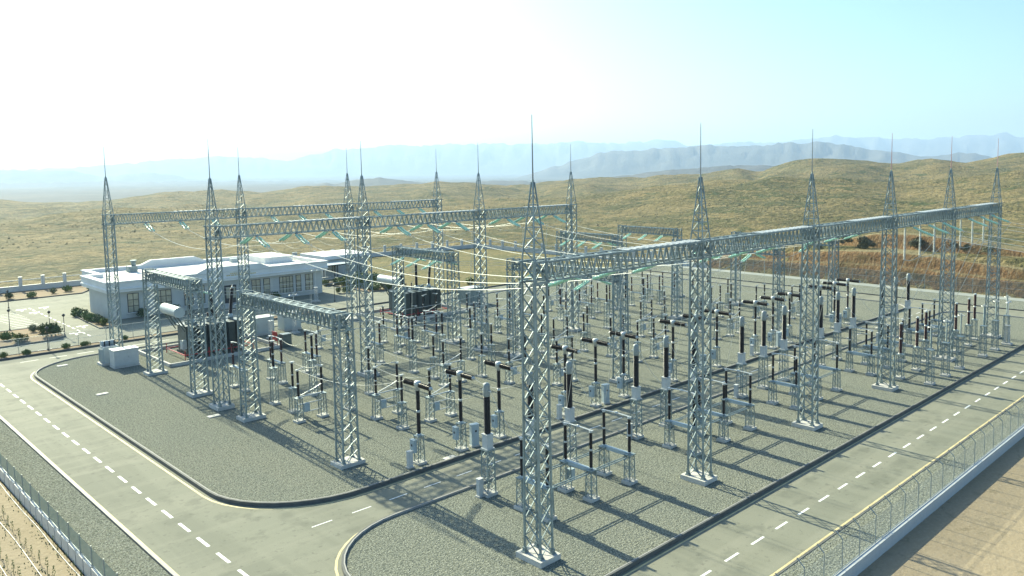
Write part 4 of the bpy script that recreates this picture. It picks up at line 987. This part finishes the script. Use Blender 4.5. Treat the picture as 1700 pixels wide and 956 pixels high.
for i, q in enumerate(((72.4, 129.2), (73.8, 128.4), (73.6, 142.6), (74.6, 140.9), (75.4, 139.4))): BU.append((q, 'small green bush by the right wall of the control building, %s one outward' % nth(i), 'bushes at the right end of the control building', .9, i % 3))
for i, q in enumerate(((45.5, 130.6), (61.6, 130.7), (41.2, 130.9))): BU.append((q, 'dark bush in the shade against the front wall of the control building, %s' % ('middle one', 'right one', 'left one')[i], 'bushes at the front wall', 1.1, 2))
for i, q in enumerate(((27.5, 166.2), (34.8, 166), (38.4, 168.3), (40.8, 169), (44.6, 168), (31.5, 166.8))): BU.append((q, 'small bush by the white pillared wall behind the car park, %s one along' % nth(i), 'bushes by the far pillared wall', .9, i % 3))
for i, x_ in enumerate((20.6, 23.0, 27.1, 29.2, 33.8, 18.0)): BU.append(((x_, 114.7), 'low scrubby bush on the verge along the rear road fence, %s one' % nth(i), 'verge bushes on the rear road', .55, i % 2))
BU.append(((93.2, 118.4), 'lone yellow green bush on the dry grass lot', None, 1.3, 0))
for q, lb, gr, s_, kd in BU:
    o = bs[kd].put((*q, -.05), lb, random.uniform(0, 6), gr); o.scale = (s_, s_, s_ * random.uniform(.9, 1.1))
    o['category'] = 'bush'
    if gr is None and 'group' in o: del o['group']
# scrub on top of the bank
scr = Kind(make_bush(21, 1.1, 1.1, 'scrub', 520), 'bush', 'dark scrub on top of the earth bank')
rg = random.Random(5)
for i in range(20):
    yy = 42 + rg.random() ** .8 * 42; o = scr.put((153.0 + rg.uniform(-1.6, 3.4), yy, 5.2 + rg.uniform(0, 1.0)), 'dark green scrub on top of the earth bank, %s from the right' % nth(i), rg.uniform(0, 6)); s_ = rg.uniform(.5, 1.25); o.scale = (s_, s_, s_)
# saplings in two rows outside the left fence
def make_sap():
    t = thing('sapling', '', ''); mb = MB(); mb.tube([(0, 0, 0), (0, 0, .42)], .012, 5); mb.build('stem', M['stem'], t)
    mb = MB(); rg_ = random.Random(2)
    for k in range(46):
        z = rg_.uniform(.12, .85); r = .075 * (1 - z / .95) + .012; a_ = rg_.uniform(0, 6.3); p = Vector((math.cos(a_) * r, math.sin(a_) * r, z)); u = Vector((math.cos(a_) * .03, math.sin(a_) * .03, .06)); v = Vector((-math.sin(a_), math.cos(a_), 0)) * .022
        mb.add([p - v, p + v, p + u], [(0, 1, 2)])
    mb.build('foliage', M['leaf'], t); return t
sp = Kind(make_sap, 'sapling', 'young saplings along the drip pipes')
for r_, (X_, y0, n_) in enumerate(((10.62, 49.4, 14), (9.27, 49.0, 8), (11.8, 50.2, 12))):
    for i in range(n_):
        o = sp.put((X_ + random.uniform(-.06, .06), y0 + i * 1.5 + random.uniform(-.15, .15), -.70), 'young sapling in %s row outside green fence, %s from the bottom edge' % (('second', 'third', 'first')[r_], nth(i)), random.uniform(0, 6))
        s_ = random.uniform(.75, 1.25) * (.55 if r_ == 2 else 1); o.scale = (s_ * 1.2, s_ * 1.2, s_)
for k, X_ in enumerate((11.77, 10.35, 8.97, 7.6)):
    mb = MB(); mb.tube([(X_ + .03 * math.sin(q * .9 + k), 36 + q * 1.5, -.66 + .015 * math.sin(q * 1.7)) for q in range(36)], .022, 5)
    tag(mb.build('drip_pipe', M['pipe']), 'pale irrigation pipe lying on bare soil, %s from the green fence' % ('first', 'second', 'third', 'fourth')[k], 'pipe', 'irrigation pipes')
# weeds on the bare soil strip
wd = MB(); rg = random.Random(9)
for _ in range(800):
    X_ = rg.choice((11.75, 10.4, 9.0)) + rg.gauss(0, .22); yy = rg.uniform(48, 72); p = Vector((X_, yy, -.71)); h = rg.uniform(.04, .12); a_ = rg.uniform(0, 6.3); v = Vector((math.cos(a_), math.sin(a_), 0)) * .05
    wd.add([p - v, p + v, p + Vector((rg.gauss(0, .05), rg.gauss(0, .05), h))], [(0, 1, 2)])
o = wd.build('weeds', M['leaf']); tag(o, 'sparse low weeds along the irrigation pipes', 'weeds', None, 'stuff')
# drain covers on the gravel
def make_cover():
    t = thing('drain_cover', '', ''); mb = MB(); mb.box((0, 0, .02), (1.0, .62, .1)); mb.build('slab', M['conc'], t)
    mb = MB(); mb.tube([(-.1, 0, .075), (0, 0, .12), (.1, 0, .075)], .012, 5); mb.build('lifting_ring', M['post'], t); return t
dc = Kind(make_cover, 'cover', 'pale drain covers on the gravel')
for q, lb in (((23.6, 88.2), 'pale rectangular drain cover near the left kerb'), ((28.1, 72.6), 'pale drain cover between the left kerb and the first portal columns'), ((24.2, 104.6), 'pale drain cover near the rounded rear corner'), ((35.9, 48.45), 'pale drain slab lying at the middle road kerb')): dc.put((*q, 0), lb)
